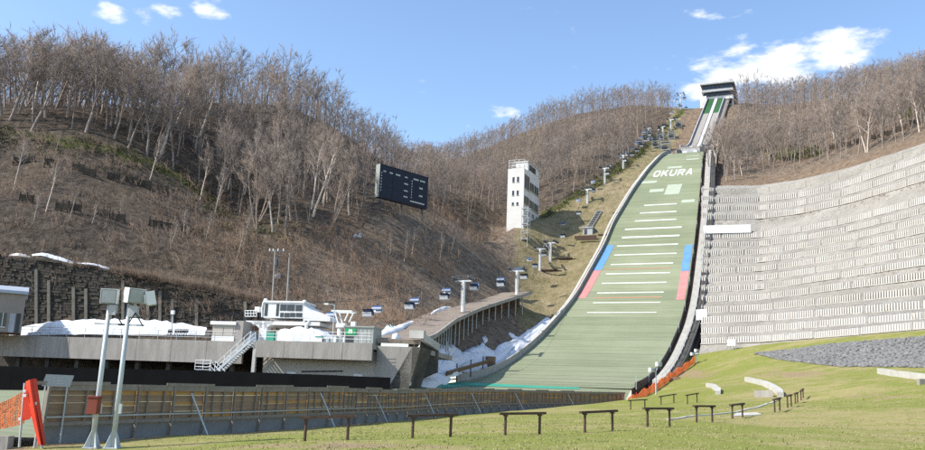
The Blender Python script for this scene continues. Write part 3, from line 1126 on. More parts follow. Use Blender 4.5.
def build_terraces():
    T = thing('terraced_retaining_wall', 'tall pale terraced retaining wall with rows of white concrete ribs', 'retaining wall', wall_pt(705, 350) - Vector((0, 0, 1)))
    bands = [344, 334, 323.5, 313, 302.5, 292.5, 283, 273.5, 264.5, 256, 247.5, 239, 220, 211.5, 203, 194.5]
    plain = {194.5}
    u0, u1 = 701, 1050
    us = np.linspace(u0, u1, 112)

    def row(v0):
        return [wall_pt(u, v0) for u in us]
    r2 = random.Random(3)
    # lowest berm down to the lawn
    foot = row(350.5)
    rows_slope = [[p + Vector((-1.2, -.8, -3.4)) for p in foot], row(344)]
    MB().grid(rows_slope).build('foot_slope', 'wall_stone', T, smooth=True)
    for k, v0 in enumerate(bands):
        A = row(v0)
        nv = bands[k + 1] if k + 1 < len(bands) else 186
        B = row(nv)
        hz = B[0].z - A[0].z
        fz = min(.5 * hz, 1.6)
        mid = []
        for i in range(len(us)):
            d = B[i] - A[i]; d.z = 0
            m = A[i] + d * .16
            m.z = A[i].z + fz
            mid.append(m)
        berm = [m.copy() for m in mid]
        nb = 5
        rr = []
        for j in range(nb + 1):
            t = j / nb
            rr.append([berm[i].lerp(B[i], t) + Vector((0, 0, .22 * (vnoise(berm[i].x + B[i].x * t, berm[i].y * (1 + t), 1.9, 9) if 0 < j < nb else 0))) for i in range(len(us))])
        MB().grid(rr).build('stone_berm', 'wall_stone', T)
        inset = Vector((.07, .05, 0))
        MB().grid([[p + inset for p in A], [p + inset for p in mid]]).build('tier_core', 'wall_stone', T)
        # rib panels, about nine metres each
        d = np.r_[0, np.cumsum([(A[i + 1] - A[i]).length for i in range(len(A) - 1)])]

        def on(curve, q):
            i = int(np.clip(np.searchsorted(d, q) - 1, 0, len(d) - 2))
            return curve[i].lerp(curve[i + 1], (q - d[i]) / (d[i + 1] - d[i]))
        q = r2.uniform(-5, 0)
        while q < d[-1] - .5:
            q0, q1 = max(q, 0) + .06, min(q + 9.3, d[-1]) - .06
            dzp = Vector((0, 0, r2.uniform(-.04, .04)))
            q += 9.3
            if q1 - q0 < 1:
                continue
            mb = MB()
            nn = max(2, int((q1 - q0) / 2.4) + 1)
            pa = [on(A, t) + dzp for t in np.linspace(q0, q1, nn)]
            pm = [on(mid, t) + dzp for t in np.linspace(q0, q1, nn)]
            mb.grid([pa, pm])
            backing = mb.build('wall_panel', 'wall_backing' if v0 not in plain else 'wall_stone', T)
            if v0 in plain:
                continue
            far = on(A, q0).y > 150
            step = .47
            mb = MB()
            for t in np.arange(q0 + .2, q1 - .2, step):
                a, m = on(A, t) + dzp, on(mid, t) + dzp
                e = on(A, min(t + .3, d[-1])) - a
                e.z = 0
                if e.length < 1e-4:
                    continue
                e.normalize()
                outw = Vector((e.y, -e.x, 0))
                if outw.dot(Vector((-1, -1, 0))) < 0:
                    outw = -outw
                w = .235 + r2.uniform(-.02, .02)
                up = m - a
                lo, hi = a + up * .04, a + up * (r2.uniform(.86, .97) if r2.random() > .03 else r2.uniform(.45, .8))
                o = outw * .26
                mb.add([lo, lo + e * w, hi + e * w, hi, lo + o, lo + e * w + o, hi + e * w + o * .8, hi + o * .8],
                       [(4, 5, 6, 7), (0, 4, 7, 3), (1, 2, 6, 5), (3, 7, 6, 2), (0, 1, 5, 4)])
            mb.build('rib_row', 'wall_rib', backing)
            mb = MB()
            for x, y in zip(pa[:-1], pa[1:]):
                mb.beam(x + Vector((-.12, -.1, -.02)), y + Vector((-.12, -.1, -.02)), .30, .15)
            mb.build('footing', 'wall_foot', backing)
    # dry weeds rooted on the berms
    Pp, Qq, Rr = [], [], []
    for k, v0 in enumerate(bands):
        nv = bands[k + 1] if k + 1 < len(bands) else 186
        for _ in range(46 if nv - v0 > -14 else 150):
            u_ = r2.uniform(703, 960)
            p = wall_pt(u_, v0 + (nv - v0) * r2.uniform(.45, .98))
            for m_ in range(9):
                Pp.append((p.x + r2.uniform(-.25, .25), p.y + r2.uniform(-.25, .25), p.z - .25))
                Qq.append((Pp[-1][0] + r2.uniform(-.35, .35), Pp[-1][1] + r2.uniform(-.35, .35), p.z + r2.uniform(.15, .6)))
                Rr.append(.035)
    weed_jobs.append((T, Pp, Qq, Rr))
    # bare gravel slope above the top row, and a concrete coping
    top = row(186)
    MB().grid([top, [p + Vector((.9, .6, -.4)) for p in top]]).build('top_edge', 'wall_stone', T)
    # white banners on the wall
    for (ua, va), (ub, vb), h, Yo in (((705.5, 234.6), (753, 233.4), 1.9, -1.2), ((697.5, 320.5), (708.5, 319.8), 2.0, -.6), ((729, 346), (737.5, 345.6), 1.0, -.8)):
        a = wall_pt(ua, va + (0 if ua < 720 else 1)); c = wall_pt(ub, vb + 1)
        o = Vector((-.35, -.45, 0)).normalized() * (-Yo)
        mb = MB()
        e = (c - a); e.z = 0
        e.normalize()
        c = a + e * (c - a).length
        mb.frame_box(a + o, c - a, o.normalized() * .06, (0, 0, h))
        bo = mb.build_top('white_banner', 'white_paint')
        tag(bo, {705.5: 'long white banner stretched across the upper terraces', 697.5: 'square white board beside the stairway on the terraces', 729: 'tiny white sign on the lowest terrace'}[ua], 'banner')
        for p in (a, a.lerp(c, .33), a.lerp(c, .67), c):
            MB().tube(p + o * .85 + Vector((0, 0, -1.2)), p + o * .85 + Vector((0, 0, h)), .05, .05, 5).build('stake', 'steel', bo)


build_terraces()


# ------------------------------------------------------------------ inrun and start house
IN_S = [86, 92, 98, 103, 107, 112, 157]
IN_Z = [81.6, 82.9, 84.8, 86.9, 88.9, 92.3, 122.6]
in_z0 = cubic(np.array(IN_S, float), np.array(IN_Z))


def ip(s, l, dz=0.0):
    return fr(s, l, in_z0(s) + EZ + dz)


def build_inrun():
    T = thing('ski_jump_inrun', 'steep narrow ski jump inrun track with white side walls below the start house', 'ski jump', fr(90, 0, in_z0(90) + EZ - 3), rotz=-PHI)

    def strip(name, m, l0, l1, z0, z1, sa=86, sb=157, n=26):
        mb = MB()
        ss = np.linspace(sa, sb, n)
        for a, c in zip(ss[:-1], ss[1:]):
            vs = [ip(a, l0, z0), ip(a, l1, z0), ip(c, l1, z0), ip(c, l0, z0), ip(a, l0, z1), ip(a, l1, z1), ip(c, l1, z1), ip(c, l0, z1)]
            mb.add(vs, [(3, 2, 1, 0), (4, 5, 6, 7), (0, 1, 5, 4), (1, 2, 6, 5), (2, 3, 7, 6), (3, 0, 4, 7)])
        return mb.build(name, m, T)
    strip('track_bed', 'concrete', -3.6, 3.6, -2.6, -.05)
    strip('side_wall', 'house_grey', -3.5, -3.2, -.04, .95)
    strip('side_wall', 'house_grey', 3.0, 3.3, -.04, .95)
    strip('centre_stripe', 'white_paint', -.5, .5, -.04, .16)
    strip('start_mat', 'inrun_mat', -3.1, -.75, -.04, .08, 139, 157, 8)
    strip('start_mat', 'inrun_mat', .75, 2.9, -.04, .08, 139, 157, 8)
    strip('grey_mat', 'concrete', -3.1, -.75, -.04, .06, 86, 138.9)
    strip('grey_mat', 'concrete', .75, 2.9, -.04, .06, 86, 138.9)
    strip('gutter', 'steel_dark', -.74, -.52, -.04, .2)
    strip('gutter', 'steel_dark', .52, .74, -.04, .2)
    # stair beside the track
    mb = MB()
    for s in np.arange(88, 156, .9):
        mb.frame_box(ip(s, 3.7, -.9), AX * .85, NX * 1.5, (0, 0, .8))
    mb.build('side_stair', 'concrete', T)
    mb = MB()
    pts = [ip(s, 5.3, .9) for s in np.arange(88, 157, 4)]
    mb.path(pts, .05, 5)
    for p in pts:
        mb.tube(p - Vector((0, 0, 1.6)), p, .05, .05, 5)
    mb.build('handrail', 'steel_dark', T)
    mb = MB()
    pts = [ip(s, -4.2, .6) for s in np.arange(88, 157, 4)]
    mb.path(pts, .06, 5)
    for p in pts:
        mb.tube(p - Vector((0, 0, 2.4)), p, .05, .05, 5)
    mb.build('handrail', 'timber', T)
    # take-off table front and its small huts
    mb = MB()
    mb.frame_box(fr(85.2, -4.6, hill_z(80) - .5), AX * 1.0, NX * 9.2, (0, 0, 3.6))
    mb.build('takeoff_face', 'house_grey', T)
    for l, m, w, h in ((-4.2, 'house_dark', 1.3, 2.6), (-2.4, 'white_paint', 1.5, 1.9), (-.4, 'green_sign', .9, 1.0), (1.0, 'white_paint', 1.2, 2.0), (3.0, 'house_dark', 1.4, 3.0)):
        mb = MB()
        mb.frame_box(fr(84.2, l, hill_z(80) + .2), AX * .9, NX * w, (0, 0, h))
        mb.build('takeoff_cabinet', m, T)


build_inrun()


def build_start_house():
    z0 = in_z0(157) + EZ
    T = thing('start_house', 'dark glazed start house with white base on top of the inrun', 'building', fr(160, 0, z0 - 3), rotz=-PHI)

    def bx(name, m, s, l, z, ds, dl, dz, parent=None):
        return MB().frame_box(fr(s, l, z0 + z), AX * ds, NX * dl, (0, 0, dz)).build(name, m, parent or T)
    bx('base_wall', 'white_paint', 157.5, -5.8, -3.5, 9, 12.3, 4.9)
    bx('base_wing', 'white_paint', 155.2, 3.6, -1.0, 2.2, 2.6, .9)
    bx('base_wing', 'white_paint', 155.4, -6.1, -4.0, 2.0, 2.4, 5.0)
    bx('doorway', 'house_dark', 157.35, 3.7, -2.4, .2, 2.1, 2.6)
    for k in range(5):
        f = bx('lower_window', 'glass_dark', 156.9, -4.7 + k * 2.15, 1.45, .25, 2.1, 1.25)
    bx('lower_storey', 'house_dark', 157.2, -5.0, 1.42, 8.4, 11.2, 1.3)
    bx('balcony', 'house_grey', 155.7, -5.6, 2.75, 10.2, 12.2, .9)
    bx('upper_storey', 'house_dark', 156.7, -5.4, 3.66, 9, 11.8, 2.2)
    for k in range(7):
        bx('upper_window', 'glass_dark', 156.45, -5.2 + k * 1.66, 3.9, .22, 1.56, 1.55)
    bx('roof', 'house_grey', 155.4, -6.1, 5.87, 11, 13.2, .55)
    mb = MB()
    for l in np.arange(-5.8, 6.9, 1.55):
        p = fr(155.8, l, z0 + 6.42)
        mb.tube(p, p + Vector((0, 0, 1.0)), .05, .05, 5)
    for h in (.5, 1.0):
        mb.tube(fr(155.8, -5.8, z0 + 6.42 + h), fr(155.8, 6.7, z0 + 6.42 + h), .05, .05, 5)
    mb.build('roof_railing', 'steel', T)
    for l, w, h in ((-5.0, 2.2, .9), (-1.4, 2.6, .7), (2.6, 2.0, 1.1), (5.2, 1.0, 1.7)):
        bx('roof_unit', 'house_grey', 158, l, 6.42, 2.2, w, h)
    # wing of the upper lift house to its side
    bx('side_annex', 'house_dark', 160, 6.5, -2.5, 4.5, 1.1, 6.0)


build_start_house()


# ------------------------------------------------------------------ judges' tower
def build_tower():
    zb = at(506, 231, 206).z
    base = at(506.3, 230, 206)
    W, D, Ht = 4.3, 12.0, 15.6
    T = thing('judges_tower', 'tall white concrete judges tower with dark windows stepping up the slope', 'tower', base, rotz=-PHI)
    o = base + NX * 0

    def P(n, a, z):
        return o + NX * n + AX * a + Vector((0, 0, z))

    def bx(name, m, n, a, z, dn, da, dz, parent=None):
        return MB().frame_box(P(n, a, z), NX * dn, AX * da, (0, 0, dz)).build(name, m, parent or T)
    body = bx('wall', 'tower_white', 0, 0, -3, W, D, Ht + 3)
    bx('penthouse', 'tower_white', .9, 3.0, Ht - .002, W - 1.0, D - 3.4, 2.4)
    bx('roof_cap', 'concrete_pale', .7, 2.8, Ht + 2.4, W - .6, D - 3.0, .25)
    # narrow windows in pairs on the downhill face
    for z, h in ((12.1, 1.3), (8.7, 1.2), (6.2, .7)):
        for n in (1.25, 2.45):
            w = bx('window', 'glass_dark', n, -.03, z, .55, .2, h)
            bx('sill', 'concrete_pale', n - .08, -.12, z - .12, .71, .3, .1, w)
    # broad glazed bays on the side that faces the landing
    for a, z, da, dz in ((.5, 10.6, 3.6, 3.6), (4.6, 10.9, 3.2, 2.2), (8.2, 10.9, 3.2, 2.2), (.5, 6.6, 3.6, 2.1), (4.6, 6.4, 3.2, 2.1), (8.2, 6.4, 3.2, 2.1)):
        w = bx('window', 'glass_dark', W - .17, a, z, .2, da, dz)
        for k in (1, 2):
            bx('mullion', 'concrete_pale', W + .01, a + da * k / 3 - .05, z, .08, .1, dz, w)
        bx('sill', 'concrete_pale', W - .05, a - .1, z - .16, .3, da + .2, .14, w)
    for a in (.8, 3.4, 4.3, 6.6, 7.6, 9.8, 10.8):
        bx('window', 'glass_dark', W - .17, a, 4.2, .2, .5, 1.1)
    bx('window', 'glass_dark', W - .27, 4.0, Ht + .5, .2, 5.0, 1.5)
    # roof terrace frames
    mb = MB()
    for n in np.linspace(.15, W - .15, 4):
        for a in (.2, 2.6):
            mb.tube(P(n, a, Ht), P(n, a, Ht + 2.3), .06, .06, 5)
    for z in (.8, 1.6, 2.3):
        for a in (.2, 2.6):
            mb.tube(P(.15, a, Ht + z), P(W - .15, a, Ht + z), .05, .05, 5)
        for n in (.15, W - .15):
            mb.tube(P(n, .2, Ht + z), P(n, 2.6, Ht + z), .05, .05, 5)
    mb.build('roof_railing', 'white_paint', T)
    mb = MB()
    for a in (D - 2, D - .6):
        mb.tube(P(W - .3, a, Ht), P(W - .3, a, Ht + 3.6), .07, .05, 5)
    mb.build('aerial', 'steel_dark', T)
    # steel scaffold stair in front
    q = at(521, 241, 201)
    S = thing('scaffold_tower', 'slim grey steel scaffold stair standing in front of the white tower', 'scaffold', q, rotz=-PHI)
    mb = MB()
    for n in (0, 1.6):
        for a in (0, 1.6):
            mb.tube(q + NX * n + AX * a - Vector((0, 0, 2.5)), q + NX * n + AX * a + Vector((0, 0, 8.4)), .07, .07, 5)
    mb.build('upright', 'galvanised', S)
    for k in range(5):
        z = .4 + k * 1.9
        mb = MB()
        for (n0, a0), (n1, a1) in (((0, 0), (1.6, 0)), ((1.6, 0), (1.6, 1.6)), ((1.6, 1.6), (0, 1.6)), ((0, 1.6), (0, 0))):
            mb.tube(q + NX * n0 + AX * a0 + Vector((0, 0, z)), q + NX * n1 + AX * a1 + Vector((0, 0, z)), .05, .05, 5)
        mb.tube(q + Vector((0, 0, z)), q + NX * 1.6 + Vector((0, 0, z + (1.9 if k < 4 else .4))), .045, .045, 5)
        mb.build('brace_ring', 'galvanised', S)
        MB().frame_box(q + AX * .2 + Vector((0, 0, z + .08)), NX * 1.5, AX * 1.2, (0, 0, .06)).build('deck', 'steel', S)


build_tower()


# ------------------------------------------------------------------ scoreboard
def build_scoreboard():
    z = at(380.5, 164, 170).z
    A, B = at(380.5, 164, 170), atz(428.5, 178, z)
    e = (B - A); W = e.length; e.normalize()
    nrm = Vector((e.y, -e.x, 0))           # front
    if nrm.y > 0:
        nrm = -nrm
    Hh = 7.0
    foot = A + e * W / 2 - Vector((0, 0, Hh + 2.5))
    T = thing('scoreboard', 'large navy blue electronic scoreboard standing on the wooded slope', 'scoreboard', foot)

    def P(x, y, d):
        return A + e * x - Vector((0, 0, y)) + nrm * d
    MB().frame_box(P(0, Hh, -1.1), e * W, nrm * 1.1, (0, 0, Hh)).build('cabinet', 'navy_panel', T)
    MB().frame_box(P(-.12, Hh, -1.2), e * .1, nrm * 1.25, (0, 0, Hh + .1)).build('side_panel', 'cabin_grey', T)
    MB().frame_box(P(-.12, .0, -1.2), e * (W + .24), nrm * 1.32, (0, 0, .12)).build('top_cap', 'steel_dark', T)
    for c in range(4):
        for r_ in range(3):
            MB().frame_box(P(.25 + c * (W - .4) / 4, Hh - .25 - r_ * 2.2, .004), e * ((W - .4) / 4 - .06), nrm * .04, (0, 0, 2.14)).build('display_panel', 'navy_panel', T)

    def mark(x, y, w, h, m='line_white'):
        MB().frame_box(P(x, y, .05), e * w, nrm * .03, (0, 0, h)).build('caption', m, T)
    for x, w in ((.9, .7), (2.6, .9), (4.3, 1.3), (6.9, .8)):
        for k in range(3):
            mark(x + w * k / 3, 1.45, w / 3 - .08, .3)
    for x, w in ((9.4, 1.5), (11.3, 1.5)):
        for k in range(4):
            mark(x + w * k / 4, 1.35, w / 4 - .08, .32)
    for k in range(7):
        mark(.35, 1.9 + k * .62, .16, .3)
        mark(8.9, 1.9 + k * .6, .16, .3)
    for k, y in enumerate((2.9, 4.4, 5.7)):
        for j in range(3):
            mark(6.8 + j * .38, y, .28, .3)
    for y in (3.0, 4.7):
        for j in range(3):
            mark(11.2 + j * .34, y, .26, .34)
    for k in range(11):
        mark(8.7 + k * .38, 6.3, .3, .28)
    for x in (1.0, W / 2, W - 1.0):
        mb = MB()
        mb.tube(P(x, Hh, -.5), P(x, Hh + 6, -.5), .18, .18, 8)
        mb.tube(P(x, 1.5, -1.1), P(x, Hh + 4, -3.8), .12, .12, 6)
        mb.build('leg', 'steel_dark', T)


build_scoreboard()


# ------------------------------------------------------------------ placing on the hills
def ground_at(u, v, Y0=100, Y1=420, hf=None):
    """first place on the hillside seen at a photo pixel"""
    x, y, z = ray(u, v)
    Ys = np.arange(Y0, Y1, .5)
    zz = z / y * Ys + EZ
    hh = (hf or H)(x / y * Ys, Ys)
    k = np.nonzero(zz <= hh)[0]
    i = k[0] if len(k) else len(Ys) - 1
    return Vector((x / y * Ys[i], Ys[i], hh[i]))


# ------------------------------------------------------------------ leafless trees
def tubes_np(P, Q, R0, R1, n):
    """many tapered tubes (no caps) as arrays of verts and quads"""
    P, Q = np.asarray(P, float), np.asarray(Q, float)
    d = Q - P
    d /= np.linalg.norm(d, axis=1, keepdims=True) + 1e-9
    ref = np.where(np.abs(d[:, 2:3]) > .9, np.array([[1., 0, 0]]), np.array([[0, 0, 1.]]))
    s = np.cross(d, ref); s /= np.linalg.norm(s, axis=1, keepdims=True)
    t = np.cross(d, s)
    a = np.arange(n) * 2 * np.pi / n
    ring = s[:, None, :] * np.cos(a)[None, :, None] + t[:, None, :] * np.sin(a)[None, :, None]
    V = np.stack([P[:, None, :] + ring * np.asarray(R0)[:, None, None], Q[:, None, :] + ring * np.asarray(R1)[:, None, None]], 1)
    N = len(P)
    base = (np.arange(N) * 2 * n)[:, None]
    i = np.arange(n)[None, :]
    j = (i + 1) % n
    Fq = np.stack([base + i, base + j, base + n + j, base + n + i], -1).reshape(-1, 4)
    tri = np.concatenate([Fq[:, [0, 1, 2]], Fq[:, [0, 2, 3]]])
    return V.reshape(-1, 3), tri


def cones_np(P, Q, R0, n=3):
    P, Q = np.asarray(P, float), np.asarray(Q, float)
    d = Q - P
    d /= np.linalg.norm(d, axis=1, keepdims=True) + 1e-9
    ref = np.where(np.abs(d[:, 2:3]) > .9, np.array([[1., 0, 0]]), np.array([[0, 0, 1.]]))
    s = np.cross(d, ref); s /= np.linalg.norm(s, axis=1, keepdims=True)
    t = np.cross(d, s)
    a = np.arange(n) * 2 * np.pi / n
    ring = s[:, None, :] * np.cos(a)[None, :, None] + t[:, None, :] * np.sin(a)[None, :, None]
    V = np.concatenate([P[:, None, :] + ring * np.asarray(R0)[:, None, None], Q[:, None, :]], 1)
    base = (np.arange(len(P)) * (n + 1))[:, None]
    i = np.arange(n)[None, :]
    tri = np.stack([base + i, base + (i + 1) % n, np.broadcast_to(base + n, (len(P), n))], -1).reshape(-1, 3)
    return V.reshape(-1, 3), tri


def joinp(parts):
    V, Fs, k = [], [], 0
    for v, f in parts:
        V.append(v); Fs.append(f + k); k += len(v)
    return np.concatenate(V), np.concatenate(Fs)


def gen_tree(seed, h=13.0, lod=0, style='vase'):
    r = random.Random(seed)
    rv = lambda a: Vector((r.uniform(-a, a), r.uniform(-a, a), r.uniform(-a, a)))
    segs = {0: [], 1: [], 2: [], 3: []}

    def grow(p, d, L, r0, r1, n, lvl, curve, lift):
        pts = [p]
        for i in range(n):
            d = (d + rv(curve) + Vector((0, 0, lift))).normalized()
            q = p + d * (L / n)
            ra, rb = r0 + (r1 - r0) * i / n, r0 + (r1 - r0) * (i + 1) / n
            segs[lvl].append((p, q, ra, rb))
            p = q
            pts.append(q)
        return pts, d
    stems = 1 if style != 'multi' else r.choice((2, 3))
    for st in range(stems):
        d = Vector((0, 0, 1)) + rv(.06) if stems == 1 else (Vector((0, 0, 1)) + Vector((r.uniform(-.4, .4), r.uniform(-.4, .4), 0)))
        R = h * .0125 * r.uniform(.85, 1.2) / (1 if stems == 1 else 1.25)
        hh = h * r.uniform(.80, .95)
        trunk, _ = grow(Vector((0, 0, -.6)), d.normalized(), hh, R, R * .16, 7 if lod == 0 else 3, 0, .09, .03)
        nl = (13 if lod == 0 else 7) if stems == 1 else (8 if lod == 0 else 4)
        t0 = {'vase': .28, 'multi': .3, 'slim': .38, 'birch': .42}[style]
        for k in range(nl):
            t = t0 + (1 - t0) * ((k + r.random()) / nl) ** .9
            x = min(t * (len(trunk) - 1), len(trunk) - 1.001)
            i = int(x)
            p = trunk[i].lerp(trunk[i + 1], x - i)
            az = k * 2.399 + r.uniform(-.5, .5)
            inc = math.radians({'vase': r.uniform(26, 52), 'multi': r.uniform(22, 48), 'slim': r.uniform(30, 55), 'birch': r.uniform(28, 55)}[style])
            ld = Vector((math.cos(az) * math.sin(inc), math.sin(az) * math.sin(inc), math.cos(inc)))
            LL = h * {'vase': .46, 'multi': .36, 'slim': .25, 'birch': .30}[style] * (1.25 - .8 * t) * r.uniform(.8, 1.2)
            rl = R * (1 - t * .8) * .55
            limb, _ = grow(p, ld, LL, rl, rl * .22, 4 if lod == 0 else 2, 1, .16, .10)
            nb = 6 if lod == 0 else 3
            for j in range(nb):
                tb = .25 + .75 * (j + r.random()) / nb
                x = min(tb * (len(limb) - 1), len(limb) - 1.001)
                i = int(x)
                pb = limb[i].lerp(limb[i + 1], x - i)
                base = (limb[i + 1] - limb[i]).normalized()
                bd = (base + rv(.85) + Vector((0, 0, .25))).normalized()
                Lb = LL * r.uniform(.32, .55) * (1.1 - .4 * tb)
                br, _ = grow(pb, bd, Lb, max(rl * .34, .016), .012, 2 if lod == 0 else 1, 2, .2, .08)
                nt = 6 if lod == 0 else 5
                for m in range(nt):
                    x = min((.15 + .85 * r.random()) * (len(br) - 1), len(br) - 1.001)
                    i = int(x)
                    pt = br[i].lerp(br[i + 1], x - i)
                    td = ((br[i + 1] - br[i]).normalized() + rv(.8) + Vector((0, 0, .2))).normalized()
                    segs[3].append((pt, pt + td * r.uniform(.7, 1.5) * h / 13, (.021 if lod == 0 else .033) * r.uniform(.8, 1.2), 0))

    def arr(l):
        return [tuple(s[0]) for s in l], [tuple(s[1]) for s in l], np.array([s[2] for s in l]), np.array([s[3] for s in l])
    a0, a1, a2, a3 = (arr(segs[k]) for k in range(4))
    trunk = joinp([tubes_np(*a0, 6 if lod == 0 else 4)] + ([tubes_np(*a1, 4)] if style == 'birch' else []))
    crown = joinp(([tubes_np(*a1, 4 if lod == 0 else 3)] if style != 'birch' else []) + [tubes_np(*a2, 3), cones_np(a3[0], a3[1], a3[2])])
    return trunk, crown


STYLES = ['vase', 'slim', 'multi', 'vase', 'slim', 'vase', 'birch', 'birch', 'slim', 'vase']
TREE_MESH = []
for k, st in enumerate(STYLES):
    tr, crn = gen_tree(100 + k, 13.0, 0, st)
    tv = random.Random(k).uniform(0, .8)
    TREE_MESH.append((st, np_mesh('trunk', tr[0], tr[1], 'birch_bark' if st == 'birch' else 'grey_bark', np.full(len(tr[0]), tv)),
                      np_mesh('crown', crn[0], crn[1], 'brown_twig', np.full(len(crn[0]), tv))))
LOW = []
for k in range(8):
    st = ['vase', 'slim', 'slim', 'multi', 'vase', 'slim', 'vase', 'slim'][k]
    tr, crn = gen_tree(300 + k, 13.0, 1, st)
    LOW.append((tr, crn))


def in_view_blocked(u, v, Y, h):
    """keeps the sight line to the scoreboard, tower and lift clear of tall trees"""
    top = v - h * F / Y
    if 366 < u < 440 and Y < 188 and top < 212 and v > 160:
        return True
    if 496 < u < 556 and Y < 222 and top < 236 and v > 150:
        return True
    if 430 < u < 640 and Y < 170:
        return True
    return False


def classify(n, seed):
    r = np.random.RandomState(seed)
    x = r.uniform(-230, 330, n); y = r.uniform(118, 400, n)
    z = H(x, y)
    u, v = proj(x, y, z)
    S = (x - P0.x) * AX.x + (y - P0.y) * AX.y
    L = (x - P0.x) * NX.x + (y - P0.y) * NX.y
    return x, y, z, u, v, S, L


def hidden(x, y, z, top):
    """true when the terrain hides even the point `top` metres above the base"""
    t = np.linspace(.45, .985, 34)[:, None]
    px, py = x[None] * t, y[None] * t
    pz = EZ + (z[None] + top - EZ) * t
    h = H0(px, py)
    h = np.where(py < 116, -10, h)
    return (pz < h - .5).any(0)


